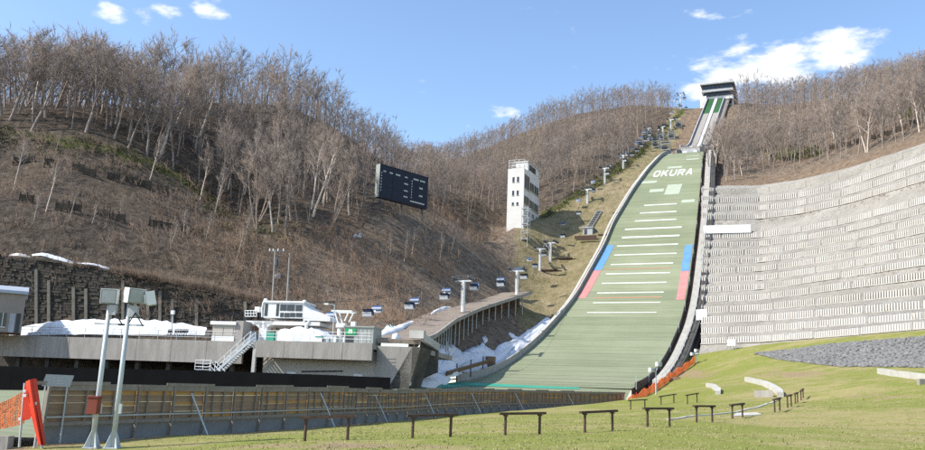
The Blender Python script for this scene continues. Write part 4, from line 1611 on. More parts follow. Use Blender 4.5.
def plant_trees():
    n = 52000
    x, y, z, u, v, S, L = classify(n, 21)
    r = np.random.RandomState(22)
    wv = np.interp(u, WOOD_U, WOOD_V)
    left = (L < -8) & (v < wv - 1) & (u > -60) & (u < 700)
    left |= (y > np.interp(u, *CREST) + 1) & (u < 225) & (u > -60)
    left &= ~((S > 70) & (L > -19)) & ~((S > -30) & (S < 20) & (L > -30))
    right = (L > 8) & (v < walltop_v(u) - 9) & (u > 700) & (u < 985)
    right |= (S > 150) & (L > 9) & (u < 985)
    right &= ~((S < 172) & (L < 9.5))
    hgt = r.uniform(9.5, 16.5, n)
    hgt = np.where(left & (u < 230), hgt * 1.02, hgt)
    hgt = np.where(left & (u > 430), hgt * .78, hgt)
    hgt = np.where(left & (u > 340) & (u <= 430), hgt * .82, hgt)
    hgt = np.where(left & (u > 395) & (u < 530), hgt * .85, hgt)
    hgt = np.where(right, hgt * .88, hgt)
    thick = (~left) & (~right) & (u > 205) & (u < 500) & (v > wv - 2) & (v < 300) & (y < 235) & (L < -30) & ((S < -30) | (L < -38))
    hgt = np.where(thick, r.uniform(2.6, 6.2, n), hgt)
    ok = (left | right | thick)
    dens = np.where(left & (u < 150), .42, np.where(left & (u < 430), .88, np.where(left, .92, .8)))
    dens = np.where(thick, 0, dens)
    hgt = np.where(left & (u < 150), hgt * 1.08, hgt)
    ok &= r.rand(n) < dens
    ok &= ~hidden(x, y, z, hgt * .9)
    ids = [i for i in np.nonzero(ok)[0] if not in_view_blocked(u[i], v[i], y[i], hgt[i])]
    # spacing
    cell, keep = {}, []
    for i in ids:
        k = (int(x[i] // 2.6), int(y[i] // 2.6))
        if any((x[i] - x[j]) ** 2 + (y[i] - y[j]) ** 2 < 6.2 for a in (-1, 0, 1) for b in (-1, 0, 1) for j in cell.get((k[0] + a, k[1] + b), [])):
            continue
        cell.setdefault(k, []).append(i)
        keep.append(i)
    show = sorted(keep, key=lambda i: -hgt[i] / y[i])
    inview = [i for i in show if -5 < u[i] < 930 and not thick[i]]
    quota = {'L': 130, 'M': 75, 'R': 75}
    sing = []
    for i in inview:
        g = 'R' if right[i] else ('L' if u[i] < 420 else 'M')
        if quota[g] > 0:
            quota[g] -= 1
            sing.append((i, g))
    single = {i for i, _ in sing}
    info = {'L': ('bare grey tree in the leafless wood above the dark slope and scoreboard', 'trees of the wood above the dark slope'),
            'M': ('bare brown tree in the leafless wood behind the white tower', 'trees of the wood behind the tower'),
            'R': ('bare brown tree on the hill above the terraced wall', 'trees above the terraced wall'),
            'B': ('white trunked bare birch on the hill above the terraced wall', 'birches above the terraced wall')}
    rr = random.Random(4)
    for i, g in sing:
        if g == 'R':
            kind = rr.choice([0, 1, 2, 4, 0, 3, 8, 9, 5, 6])
            gg = 'B' if kind in (6, 7) else 'R'
        else:
            kind = rr.choice([0, 1, 2, 3, 5, 9, 8, 0, 3, 5]); gg = g
        if g == 'L' and rr.random() < .10:
            kind = rr.choice((6, 7))
        st, mt, mc = TREE_MESH[kind]
        lab, grp = info[gg]
        if g == 'L' and kind in (6, 7):
            lab, grp = 'pale trunked bare tree in the wood above the dark slope', 'pale trees of the wood above the dark slope'
        t = thing('bare_tree' if kind not in (6, 7) else 'birch_tree', lab, 'tree', (x[i], y[i], z[i]), grp, rr.uniform(0, 6.28))
        s = hgt[i] / 13
        wd = rr.uniform(1.1, 1.5) if g == 'L' and u[i] < 170 else rr.uniform(.9, 1.2)
        t.scale = (s * wd, s * wd, s)
        tl = .16 if g == 'L' else .08
        t.rotation_euler = (rr.uniform(-tl, tl), rr.uniform(-tl, tl), t.rotation_euler.z)
        link(bpy.data.objects.new('trunk', mt), t)
        link(bpy.data.objects.new('crown', mc), t)
    # the rest of the wood, too many to be singled out
    rest = [i for i in keep if i not in single]
    for nm, pick, lab in (('woodland_left', lambda i: not right[i], 'leafless brown wood covering the ridge behind'), ('woodland_right', lambda i: right[i], 'leafless brown wood on the ridge above the terraced wall')):
        TV, TF, CV, CF, TT, CT = [], [], [], [], [], []
        kt = kc = 0
        for i in rest:
            if not pick(i):
                continue
            (tv, tf), (cv, cf) = LOW[rr.randrange(8)]
            a = rr.uniform(0, 6.28); s = hgt[i] / 13
            M = np.array([[math.cos(a), math.sin(a), 0], [-math.sin(a), math.cos(a), 0], [rr.uniform(-.06, .06), rr.uniform(-.06, .06), 1]]) * s
            o = np.array([x[i], y[i], z[i]])
            tint = rr.random() ** 2
            TV.append(tv @ M + o); TF.append(tf + kt); kt += len(tv); TT.append(np.full(len(tv), tint))
            CV.append(cv @ M + o); CF.append(cf + kc); kc += len(cv); CT.append(np.full(len(cv), tint))
        name = 'woodland'
        o = bpy.data.objects.new(name, np_mesh(name, np.concatenate(TV), np.concatenate(TF), 'grey_bark', np.concatenate(TT)))
        link(o); o['kind'] = 'stuff'; o['label'] = lab; o['category'] = 'woodland'
        c = bpy.data.objects.new('twigs', np_mesh('twigs', np.concatenate(CV), np.concatenate(CF), 'brown_twig', np.concatenate(CT)))
        link(c, o); c['kind'] = 'stuff'


plant_trees()


def plant_thicket():
    """young growth that fills the slope between the wood and the platform"""
    r = np.random.RandomState(77)
    n = 9000
    x = r.uniform(-110, 22, n); y = r.uniform(122, 215, n)
    z = H(x, y)
    u, v = proj(x, y, z)
    S = (x - P0.x) * AX.x + (y - P0.y) * AX.y
    L = (x - P0.x) * NX.x + (y - P0.y) * NX.y
    wv = np.interp(u, WOOD_U, WOOD_V)
    ok = (v > wv - 6) & (v < np.interp(u, [0, 260, 300, 420, 470, 520], [252, 292, 305, 292, 278, 245])) & (u > -20) & (u < 498) & ((S < -25) | (L < -40))
    ok &= r.rand(n) < np.where(u < 200, .14, .55) * np.clip(.6 + 1.2 * vnoise(x, y, 12, 21), .15, 1)
    ok &= ~hidden(x, y, z, 2.0)
    hg = np.where(u < 200, r.uniform(1.4, 3.2, n), r.uniform(2.2, 5.6, n))
    rr = random.Random(15)
    V, Fs, T, k = [], [], [], 0
    m = 0
    for i in np.nonzero(ok)[0]:
        if in_view_blocked(u[i], v[i], y[i], hg[i]) and not (430 < u[i] < 498):
            continue
        (tv, tf), (cv, cf) = LOW[rr.choice((0, 3, 4, 6, 3, 0))]
        a = rr.uniform(0, 6.28); s_ = hg[i] / 13
        w = s_ * rr.uniform(1.2, 1.8)
        M = np.array([[math.cos(a) * w, math.sin(a) * w, 0], [-math.sin(a) * w, math.cos(a) * w, 0], [rr.uniform(-.15, .15) * s_, rr.uniform(-.15, .15) * s_, s_]])
        o = np.array([x[i], y[i], z[i] - .35 * hg[i] * .5])
        t_ = rr.random() if u[i] < 320 else rr.uniform(.4, 1)
        for vv, ff in ((tv, tf), (cv, cf)):
            V.append(vv @ M + o); Fs.append(ff + k); k += len(vv); T.append(np.full(len(vv), t_))
        m += 1
        if m >= 760:
            break
    ob = bpy.data.objects.new('thicket_undergrowth', np_mesh('thicket_undergrowth', np.concatenate(V), np.concatenate(Fs), 'brush_twig', np.concatenate(T)))
    link(ob); ob['kind'] = 'stuff'; ob['label'] = 'tangled leafless thicket on the slope between the wood and the platform'; ob['category'] = 'undergrowth'


plant_thicket()


def plant_brush():
    """leafless scrub on the slopes, as one mass"""
    r = np.random.RandomState(31)
    n = 90000
    x, y, z, u, v, S, L = classify(n, 33)
    wv = np.interp(u, WOOD_U, WOOD_V)
    under = (L < -8) & (u > -40) & (u < 690) & (v < wv + 4)
    slope = (L < -20) & (u > -40) & (u < 512) & (v > wv) & (y < 235) & ((v < 285) | (u < 430)) & ~((S > -30) & (L > -34))
    rgt = (L > 8) & (u > 705) & (u < 965) & (v < walltop_v(u) - 2)
    foot = (u > 430) & (u < 512) & (v > 280) & (v < 345) & (L < -18) & (y > 118)
    P = np.where(slope, .42, 0) + np.where(under, .12, 0) + np.where(rgt, .3, 0) + np.where(foot, .15, 0)
    dens = .55 + 1.1 * vnoise(x, y, 14, 8)
    ok = (r.rand(n) < P * np.clip(dens, .15, 1)) & ~hidden(x, y, z, 1.5)
    ids = np.nonzero(ok)[0]
    ids = r.permutation(ids)[:11500]
    var = []
    for k in range(10):
        q = random.Random(700 + k)
        Pp, Qq, Rr = [], [], []
        for j in range(12):
            az, inc = q.uniform(0, 6.28), math.radians(q.uniform(4, 44))
            d = np.array([math.cos(az) * math.sin(inc), math.sin(az) * math.sin(inc), math.cos(inc)])
            p = np.array([q.uniform(-1.3, 1.3), q.uniform(-1.3, 1.3), -.3]); Ln = q.uniform(.9, 2.5)
            Pp.append(p); Qq.append(p + d * Ln); Rr.append(.032)
            for m in range(3):
                t = q.uniform(.25, .8)
                b_ = p + d * Ln * t
                e = d + np.array([q.uniform(-.8, .8), q.uniform(-.8, .8), q.uniform(-.1, .5)])
                Pp.append(b_); Qq.append(b_ + e / np.linalg.norm(e) * q.uniform(.45, 1.15)); Rr.append(.021)
        var.append(cones_np(Pp, Qq, np.array(Rr)))
    rr = random.Random(6)
    V, Fs, T, k = [], [], [], 0
    for m_ in range(420):
        uu = rr.uniform(-30, 262)
        if uu < 114 and rr.random() < .8:
            continue
        top = np.interp(uu, [-60, 0, 100, 200, 258], [250, 256, 268, 286, 299])
        f_ = rr.choice((0, 0, 0, rr.random()))
        p = at(uu, top + 1 + (325 - top) * f_ * .8, 120.2 - .8 * (f_ > 0))
        bv, bf = var[rr.randrange(10)]
        s_ = rr.uniform(.35, .8)
        tilt = rr.uniform(-.9, .2)
        M = np.array([[1, 0, 0], [0, 1, 0], [rr.uniform(-.4, .4), tilt, 1 if f_ == 0 else .5]]) * s_
        V.append(bv @ M + np.array(tuple(p))); Fs.append(bf + k); k += len(bv); T.append(np.full(len(bv), rr.random() * .5))
    for i in ids:
        bv, bf = var[rr.randrange(10)]
        a, s = rr.uniform(0, 6.28), rr.uniform(.55, 1.25)
        if rgt[i]:
            s *= .7
        elif slope[i]:
            s *= 1.25 if u[i] < 215 else 1.5
        M = np.array([[math.cos(a), math.sin(a), 0], [-math.sin(a), math.cos(a), 0], [0, 0, rr.uniform(.7, 1.1)]]) * s
        V.append(bv @ M + np.array([x[i], y[i], z[i]])); Fs.append(bf + k); k += len(bv)
        T.append(np.full(len(bv), (rr.random() * .45 if u[i] < 215 else (rr.random() if u[i] < 320 else rr.uniform(.6, 1.0)))))
    o = bpy.data.objects.new('scrub_undergrowth', np_mesh('scrub_undergrowth', np.concatenate(V), np.concatenate(Fs), 'brush_twig', np.concatenate(T)))
    link(o); o['kind'] = 'stuff'; o['label'] = 'leafless brown scrub matted over the steep slopes'; o['category'] = 'undergrowth'
    # low green dwarf bamboo along the crest and the wood's edge
    wv2 = v - wv
    g = ((L < -8) & (np.abs(wv2 - 3) < 6) & (((u > 545) & (u < 665) & (S > 0)) | ((u > -20) & (u < 225)))) | \
        ((L > 8) & (np.hypot((u - 790) / 34, (v - 153) / 8) < 1)) | ((L > 8) & (np.hypot((u - 905) / 34, (v - 112) / 8) < 1)) | \
        ((L < 0) & (np.hypot((u - 262) / 42, (v - 232) / 24) < 1) & (r.rand(n) < .5)) | ((L < 0) & (np.hypot((u - 325) / 18, (v - 168) / 10) < 1)) | ((L < 0) & (u < 215) & (v - wv > 0) & (v - wv < 26) & (r.rand(n) < .4))
    ids = np.nonzero(g & ~hidden(x, y, z, .8))[0][:4200]
    V, Fs, k = [], [], 0
    q = np.random.RandomState(9)
    for i in ids:
        m = 16
        c = q.normal(0, .45, (m, 3)) * np.array([1, 1, .55]) + np.array([x[i], y[i], z[i] + .45])
        d1 = q.normal(0, 1, (m, 3)); d1 /= np.linalg.norm(d1, axis=1, keepdims=True)
        d2 = np.cross(d1, q.normal(0, 1, (m, 3))); d2 /= np.linalg.norm(d2, axis=1, keepdims=True)
        vv = np.stack([c - d1 * .32, c + d2 * .09, c + d1 * .32, c - d2 * .09], 1).reshape(-1, 3)
        V.append(vv); Fs.append(np.arange(m * 4).reshape(m, 4) + k); k += m * 4
    o = bpy.data.objects.new('dwarf_bamboo_undergrowth', np_mesh('dwarf_bamboo_undergrowth', np.concatenate(V), np.concatenate(Fs), 'sasa_leaf'))
    link(o); o['kind'] = 'stuff'; o['label'] = 'low olive green dwarf bamboo along the edge of the woods'; o['category'] = 'undergrowth'


plant_brush()
for T_, Pp, Qq, Rr in weed_jobs:
    v_, f_ = cones_np(np.array(Pp) - np.array(tuple(T_.location)), np.array(Qq) - np.array(tuple(T_.location)), np.array(Rr))
    o = bpy.data.objects.new('weeds', np_mesh('weeds', v_, f_, 'brush_twig', np.random.RandomState(3).rand(len(v_))))
    link(o, T_); o['kind'] = 'stuff'


def plant_saplings():
    """single pale stems on the dark slope and birches by the wall"""
    rr = random.Random(8)
    spots = [(46, 212, 9), (34, 222, 4.5), (56, 150, 3.5), (14, 190, 9.5), (118, 218, 4), (92, 224, 3.5), (70, 218, 4), (170, 250, 5), (183, 238, 5), (150, 180, 9), (200, 200, 11), (215, 215, 10), (206, 240, 5),
             (236, 262, 6), (243, 250, 8), (228, 190, 12), (270, 205, 11), (262, 195, 10), (285, 215, 8), (404, 262, 7), (412, 255, 6), (390, 255, 5), (440, 262, 6), (452, 250, 7), (350, 262, 4)]
    for u, v, h in spots:
        p = ground_at(u, v)
        st, mt, mc = TREE_MESH[rr.choice((6, 7, 1))]
        t = thing('sapling', 'thin pale leaning sapling growing on the brushy slope below the wood', 'tree', p, 'pale saplings on the brushy slope', rr.uniform(0, 6.28))
        s = h / 13
        t.scale = (s * .8, s * .8, s)
        t.rotation_euler = (rr.uniform(-.1, .1), rr.uniform(.02, .22), rr.uniform(-.4, .4))
        tb = link(bpy.data.objects.new('trunk', TREE_MESH[rr.choice((6, 7))][1]), t)
        link(bpy.data.objects.new('crown', mc), t)
    for u, v, h in [(866, 152, 13), (777, 134, 11), (789, 135, 11), (828, 128, 14), (862, 112, 15), (834, 140, 12), (742, 176, 8), (735, 180, 9), (828, 160, 5), (726, 182, 6), (838, 118, 13), (878, 110, 14), (748, 170, 9), (905, 100, 12)]:
        p = ground_at(u, v, 140)
        st, mt, mc = TREE_MESH[rr.choice((6, 7))]
        t = thing('birch_tree', 'white trunked bare birch on the hill above the terraced wall', 'tree', p, 'birches above the terraced wall', rr.uniform(0, 6.28))
        s = h / 13
        t.scale = (s, s, s)
        link(bpy.data.objects.new('trunk', mt), t); link(bpy.data.objects.new('crown', mc), t)


plant_saplings()


def snow_fences():
    rows = [([(19, 166), (28, 163), (50, 168), (78, 172), (89, 176), (113, 181), (131, 185), (145, 188), (162, 193)], 'upper row on the dark slope', 1.9, 1.1, .35),
            ([(26, 203), (62, 211), (74, 212), (103, 217), (118, 222), (155, 228), (167, 230), (179, 233), (196, 236)], 'lower row on the dark slope', 1.9, 1.1, .35),
            ([(771, 163), (786, 161), (801, 157), (833, 150), (846.5, 147), (859, 144), (875, 140), (888, 136), (901, 131), (915, 125)], 'row above the terraced wall', 2.2, 1.2, -.5)]
    for pts, nm, w, h, rz in rows:
        proto = None
        for k, (u, v) in enumerate(pts):
            p = ground_at(u, v, 118)
            lab = 'low dark timber snow fence, one of the %s' % nm
            if proto is None:
                T = thing('snow_fence', lab, 'fence', p, 'snow fences, ' + nm, rz)
                for x in (-w / 2, 0, w / 2):
                    mb = MB(); mb.v = []; mb.box((x, 0, .5), (.14, .14, h + 1.2), 0)
                    o = bpy.data.objects.new('post', mb.mesh('post', 'old_stone')); link(o, T)
                for j in range(4):
                    mb = MB(); mb.box((0, -.12, .25 + j * h / 4), (w + .2, .07, .24), 0)
                    o = bpy.data.objects.new('slat', mb.mesh('slat', 'old_stone')); link(o, T)
                mb = MB(); mb.beam((-w / 2, 0, h * .8), (-w / 2, 1.3, -.4), .1, .1); mb.beam((w / 2, 0, h * .8), (w / 2, 1.3, -.4), .1, .1)
                o = bpy.data.objects.new('brace', mb.mesh('brace', 'old_stone')); link(o, T)
                proto = T
            else:
                copy_tree(proto, loc=p, rotz=rz + random.Random(k).uniform(-.25, .25))


snow_fences()


# ------------------------------------------------------------------ lower station platform on the far side of the outrun
PZ = at(0, 335, 104).z                     # deck level


def deck_pt(u, Y=None, z=None):
    """place on the platform's front line at photo column u"""
    A, B = at(0, 335, 104), atz(383, 345.3, PZ)
    e = (B - A).normalized()
    # intersect the column's vertical plane with the front line
    x, y, _ = ray(u, 345)
    t = (x / y * A.y - A.x) / (e.x - x / y * e.y)
    p = A + e * t
    p.z = PZ if z is None else z
    return p


PE = (deck_pt(300) - deck_pt(0)).normalized()          # along the front
PN = Vector((PE.y, -PE.x, 0))                           # towards the camera
if PN.y > 0:
    PN = -PN
PB = -PN
PANG = math.atan2(PE.y, PE.x)
UPV = Vector((0, 0, 1))


def build_platform():
    T = thing('station_platform', 'long grey concrete station platform above the outrun with a dark undercroft', 'building', deck_pt(200, z=PZ - 7.5), rotz=PANG)
    L0, L1, L2, L3 = deck_pt(-60), deck_pt(243), deck_pt(262), deck_pt(377)
    L4 = deck_pt(418)

    def fb(name, m, o, ax, ay, az, parent=None):
        return MB().frame_box(o, ax, ay, az).build(name, m, parent or T)
    # fascia in panels
    n = 9
    for k in range(n):
        a, c = L0.lerp(L1, k / n), L0.lerp(L1, (k + 1) / n)
        fb('fascia_panel', 'concrete', a - UPV * 2.5 + PE * .02, (c - a) - PE * .04, PB * .4, UPV * 2.5)
    for k in range(4):
        a, c = L2.lerp(L3, k / 4) + PN * 1.6, L2.lerp(L3, (k + 1) / 4) + PN * 1.6
        fb('fascia_panel', 'concrete', a - UPV * 1.75 + PE * .02, (c - a) - PE * .04, PB * .4, UPV * 1.85)
    fb('deck_slab', 'concrete', L0 + PB * .41 - UPV * .6, L4 - L0, PB * 17, UPV * .55)
    fb('deck_slab', 'concrete', L2 + PN * 1.2 - UPV * .5, L3 - L2, PB * 1.6, UPV * .44)
    fb('end_wall', 'concrete', L3 + PE * .05 - UPV * 4.2, deck_pt(412) - L3, PB * .5, UPV * 4.1)
    mb = MB()
    q = deck_pt(412)
    mb.prism([q - UPV * .1, q + PE * 1.0 - UPV * .1, q - PE * .9 - UPV * 7.5, q - PE * 4 - UPV * 7.5], PB * 5)
    mb.build('end_buttress', 'concrete_dark', T)
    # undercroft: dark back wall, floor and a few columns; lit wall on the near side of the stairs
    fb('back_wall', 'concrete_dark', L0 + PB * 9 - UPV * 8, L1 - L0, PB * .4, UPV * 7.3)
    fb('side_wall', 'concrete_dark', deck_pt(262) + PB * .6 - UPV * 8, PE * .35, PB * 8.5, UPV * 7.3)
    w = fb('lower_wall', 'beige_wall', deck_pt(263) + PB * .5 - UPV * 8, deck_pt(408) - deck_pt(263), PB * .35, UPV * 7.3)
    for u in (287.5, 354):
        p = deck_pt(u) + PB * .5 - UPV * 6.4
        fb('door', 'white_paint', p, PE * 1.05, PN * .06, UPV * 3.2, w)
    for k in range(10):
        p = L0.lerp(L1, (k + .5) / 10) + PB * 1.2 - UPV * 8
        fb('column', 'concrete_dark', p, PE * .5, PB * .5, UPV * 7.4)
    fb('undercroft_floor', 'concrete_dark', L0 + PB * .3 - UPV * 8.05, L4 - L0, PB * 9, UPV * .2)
    # dark pipes on the lit wall
    mb = MB()
    for k in range(4):
        p = deck_pt(302) + PB * .46 - UPV * (3.1 + .35 * k)
        mb.tube(p + PE * .5 * k, p + PE * (4.8 - .6 * k) + UPV * (.2 if k == 0 else 0), .09, .09, 6)
    mb.build('pipe', 'steel_dark', T)
    # deck railing, bay by bay
    x0, x1 = 2.0, (deck_pt(236) - deck_pt(-40)).length
    base = deck_pt(-40)
    k = 0
    while k * 2.4 < x1:
        a = base + PE * k * 2.4 + PB * .2
        c = base + PE * min((k + 1) * 2.4, x1) + PB * .2
        mb = MB()
        mb.tube(a, a + UPV * 1.1, .035, .035, 5)
        for h in (.4, .75, 1.1):
            mb.tube(a + UPV * h, c + UPV * h, .025 if h < 1 else .035, None, 5)
        mb.build('railing_bay', 'steel', T)
        k += 1
    base = deck_pt(264) + PN * 1.4
    x1 = (deck_pt(375) - deck_pt(264)).length
    k = 0
    while k * 2.0 < x1:
        a, c = base + PE * k * 2.0 + UPV * .1, base + PE * min((k + 1) * 2.0, x1) + UPV * .1
        mb = MB()
        mb.tube(a, a + UPV * 1.1, .04, .04, 5)
        for h in (.4, .75, 1.1):
            mb.tube(a + UPV * h, c + UPV * h, .03, None, 5)
        mb.build('railing_bay', 'white_paint', T)
        k += 1
    # black hoarding on the outrun's far edge
    Hd = thing('black_hoarding', 'long low black hoarding along the far edge of the outrun', 'hoarding', at(150, 392, 90), rotz=0)
    pts = lerp_path([at(*q) for q in BOARD], 16)
    tops = [2.3 + .0 * k for k in range(16)]
    for k in range(15):
        a, c = pts[k], pts[k + 1]
        va = proj(*a); vc = proj(*c)
        ta = at(va[0], np.interp(va[0], [-80, 235, 391], [364, 371.5, 377.5]), a.y).z
        tc_ = at(vc[0], np.interp(vc[0], [-80, 235, 391], [364, 371.5, 377.5]), c.y).z
        d = (c - a); d.z = 0; d.normalize()
        nn = Vector((d.y, -d.x, 0)) * .08
        lo = UPV * -.6
        mb = MB()
        aa, cc = a + d * .01, c - d * .01
        vs = [aa + lo, cc + lo, Vector((cc.x, cc.y, tc_)), Vector((aa.x, aa.y, ta))]
        mb.add(vs + [p + nn for p in vs], [(3, 2, 1, 0), (4, 5, 6, 7), (0, 1, 5, 4), (1, 2, 6, 5), (2, 3, 7, 6), (3, 0, 4, 7)])
        mb.build('hoarding_panel', 'black_sheet', Hd)
    return T


PLAT = build_platform()


def build_steel_stair():
    p0 = deck_pt(257) + PN * .6
    T = thing('steel_staircase', 'pale galvanised steel staircase with railings hanging on the platform front', 'staircase', p0 - UPV * 6, rotz=PANG)
    land = deck_pt(214.5) + PN * .6 - UPV * 3.4

    def flight(a, c, off):
        for s in (0, 1.25):
            mb = MB()
            o = PN * (off + s)
            mb.beam(a + o, c + o, .08, .32)
            mb.build('stringer', 'galvanised', T)
            mb = MB()
            for h in (.55, 1.05):
                mb.tube(a + o + UPV * h, c + o + UPV * h, .04, None, 5)
            for k in range(6):
                q = a.lerp(c, k / 5) + o
                mb.tube(q, q + UPV * 1.05, .035, None, 5)
            mb.build('handrail', 'white_paint', T)
        n = 16
        for k in range(n):
            q = a.lerp(c, (k + .5) / n) + PN * off
            MB().frame_box(q - PE * .16, PE * .32, PN * 1.25, UPV * .04).build('tread', 'galvanised', T)
    flight(p0, land + PE * 1.6, 0.0)
    flight(land + PE * 1.4, deck_pt(252) + PN * .6 - UPV * 6.2, 1.45)
    MB().frame_box(land - PE * .3, PE * 2.0, PN * 2.8, UPV * .08).build('landing', 'galvanised', T)
    mb = MB()
    for e in (-.3, .65, 1.6):
        q = land + PE * e + PN * 2.75
        mb.tube(q, q + UPV * 1.05, .035, None, 5)
    for q, r in ((land - PE * .3 + PN * 2.75, land + PE * 1.6 + PN * 2.75), (land - PE * .3, land - PE * .3 + PN * 2.75)):
        for h in (.35, .7, 1.05):
            mb.tube(q + UPV * h, r + UPV * h, .035, None, 5)
    mb.build('landing_rail', 'white_paint', T)
    mb = MB()
    for q in (land, land + PN * 2.6):
        mb.tube(q - UPV * 4.6, q, .09, None, 6)
    mb.build('stair_leg', 'galvanised', T)
    q = deck_pt(259.5) + PN * 1.2
    MB().frame_box(q - UPV * 7.3, PE * .38, PN * .38, UPV * 7.2).build('support_column', 'concrete_pale', T)


build_steel_stair()


def place_box(name, label, cat, m, u0, v0, u1, v1, Y, depth, extra=None):
    """a box shaped thing facing the camera side; pixels give its front corners at distance Y"""
    a, c = at(u0, v1, Y), at(u1, v1, Y)
    h = at(u0, v0, Y).z - a.z
    T = thing(name, label, cat, a.lerp(c, .5), rotz=PANG)
    w = (c - a).length
    MB().frame_box(a, PE * w, PB * depth, UPV * h).build('wall', m, T)
    return T, a, w, h


def on_front(u, v, A):
    """place seen at a photo pixel on the vertical plane through A along the platform front"""
    x, y, z = ray(u, v)
    k = x / y
    Y = (A.x * PE.y - A.y * PE.x) / (k * PE.y - PE.x)
    return at(u, v, Y)


def build_kiosk():
    T, a, w, h = place_box('platform_kiosk', 'low beige kiosk with white flat roof on the platform beside the stairs', 'kiosk', 'beige_wall', 211.5, 324.5, 236, 341.5, 106, 2.6)
    MB().frame_box(a - PE * .25 + PN * .3 + UPV * h, PE * (w + .4), PB * 3.2, UPV * .42).build('roof', 'white_paint', T)
    MB().frame_box(a + PE * (w + .02) , PE * 1.0, PB * 2.4, UPV * (h + .55)).build('side_cupboard', 'concrete', T)
    for k in range(2):
        MB().frame_box(a + PE * (.2 + k * (w - .3) / 2) + PN * .05 + UPV * .75, PE * ((w - .4) / 2 - .1), PB * .04, UPV * (h - 1.0)).build('shutter', 'cabin_grey' if k == 5 else 'beige_wall', T)
    MB().frame_box(a + PN * .07 + UPV * .05, PE * w, PB * .06, UPV * .65).build('counter_front', 'white_paint', T)


build_kiosk()


def build_drive_station():
    """the white lift terminal with its long tapered cowl"""
    Y = 107
    q = at(262.5, 345, Y - 3.5)
    T = thing('lift_terminal', 'white chairlift terminal cabin on a column with long tapered cowl', 'lift station', Vector((q.x, q.y, PZ)), rotz=PANG)

    A0 = at(263, 317, Y)

    def P(u, v, d=0.0):
        return on_front(u, v, A0) + PB * d
    ux = lambda u0, u1, v: (P(u1, v) - P(u0, v))
    zc = lambda v: P(260, v).z
    MB().frame_box(Vector((P(259.5, 325).x, P(259.5, 325).y, PZ)), PE * 1.0, PB * 1.1, UPV * (zc(323) - PZ)).build('column', 'white_paint', T)
    # deck of the terminal
    a = P(246, 320.5)
    MB().frame_box(a, PE * (ux(246, 320, 320).length), PB * 4.2, UPV * -.45).build('machine_deck', 'white_paint', T)
    mb = MB()
    mb.prism([P(252, 321), P(262, 321), P(262, 328), P(259, 328)], PB * 1.4)
    mb.prism([P(264, 321), P(276, 321), P(267, 327), P(264, 330)], PB * 1.4)
    mb.build('deck_bracket', 'white_paint', T)
    # gallery rail at one end
    mb = MB()
    for k in range(5):
        p = P(245 + 2.9 * k, 316.4)
        mb.tube(p, P(245 + 2.9 * k, 310.6), .05, None, 5)
    for v in (310.6, 313.4, 316.4):
        mb.tube(P(245, v), P(257, v), .05, None, 5)
    mb.build('gallery_rail', 'white_paint', T)
    MB().frame_box(P(254.4, 311.8), PE * .65, PB * .6, UPV * .65).build('control_box', 'white_paint', T)
    # cabin
    z0, z1 = zc(317.5), zc(302.3)
    a = Vector((P(263, 317).x, P(263, 317).y, z0))
    wl = ux(263, 303, 310).length
    body = MB().frame_box(a, PE * wl, PB * 3.6, UPV * (z1 - z0)).build('cabin', 'white_paint', T)
    MB().frame_box(a + UPV * (z1 - z0) - PE * .1 + PN * .15, PE * (wl + .2), PB * 3.9, UPV * .22).build('cabin_roof', 'white_paint', T)
    for u0, u1, v0, v1 in ((264.2, 267.2, 303.6, 315.8), (275.8, 278.4, 303.8, 316), (280, 286.4, 304.4, 310.6), (287, 294.5, 304.6, 310.8), (295.4, 302, 305, 311), (280, 283.4, 312.6, 317), (284.2, 289.4, 312.8, 317.2), (290, 295, 312.8, 317), (295.8, 302, 312.8, 317)):
        b0 = P(u0, v1) + PN * .04
        w = MB().frame_box(b0, PE * ux(u0, u1, 310).length, PB * .1, UPV * (P(u0, v0).z - P(u0, v1).z)).build('window', 'glass_dark', body)
    mb = MB()
    for u, v, r in ((264.4, 300.2, .30), (303.2, 302.0, .33)):
        p = P(u, v, .4)
        for i in range(5):
            a0 = -math.pi / 2 + math.pi * i / 5
            a1 = -math.pi / 2 + math.pi * (i + 1) / 5
            mb.tube(p + UPV * r * math.sin(a0), p + UPV * r * math.sin(a1), max(r * math.cos(a0), .02), max(r * math.cos(a1), .02), 8)
    mb.build('roof_lamp', 'white_paint', T)
    MB().path([P(262.2, 317), P(262.2, 309), P(263.2, 303), P(264.6, 300.6)], .12, 6).build('cable_pipe', 'white_paint', T)
    # tapered cowl
    prof = [(303.2, 303.4), (307, 306.0), (312, 309.8), (318, 312.4), (324, 314.8), (329, 317.2)]
    mb = MB()
    lo = 318.6
    rows = []
    for u, v in prof:
        t, l = P(u, v), P(u, lo + (u - 303) * .03)
        rows.append([l, t + UPV * -.2, t + PB * .4, t + PB * 3.1, P(u, v, 3.5) - UPV * .2, P(u, lo, 3.5)])
    mb.grid(rows)
    mb.add(rows[-1], [(0, 1, 2, 3, 4, 5)])
    mb.build('cowl', 'white_paint', T)
    MB().frame_box(P(303, 320.6), PE * ux(303, 330, 320).length, PB * 3.6, UPV * .35).build('cowl_floor', 'white_paint', T)
    # fork legs at the far end of the cowl
    p = Vector((P(306.5, 326).x, P(306.5, 326).y, PZ))
    mb = MB()
    mb.tube(p, P(306.5, 326), .22, None, 8)
    mb.tube(P(306.5, 326), P(303.8, 321), .16, None, 6)
    mb.tube(P(306.5, 326), P(309.4, 321), .16, None, 6)
    mb.build('fork_leg', 'white_paint', T)


build_drive_station()


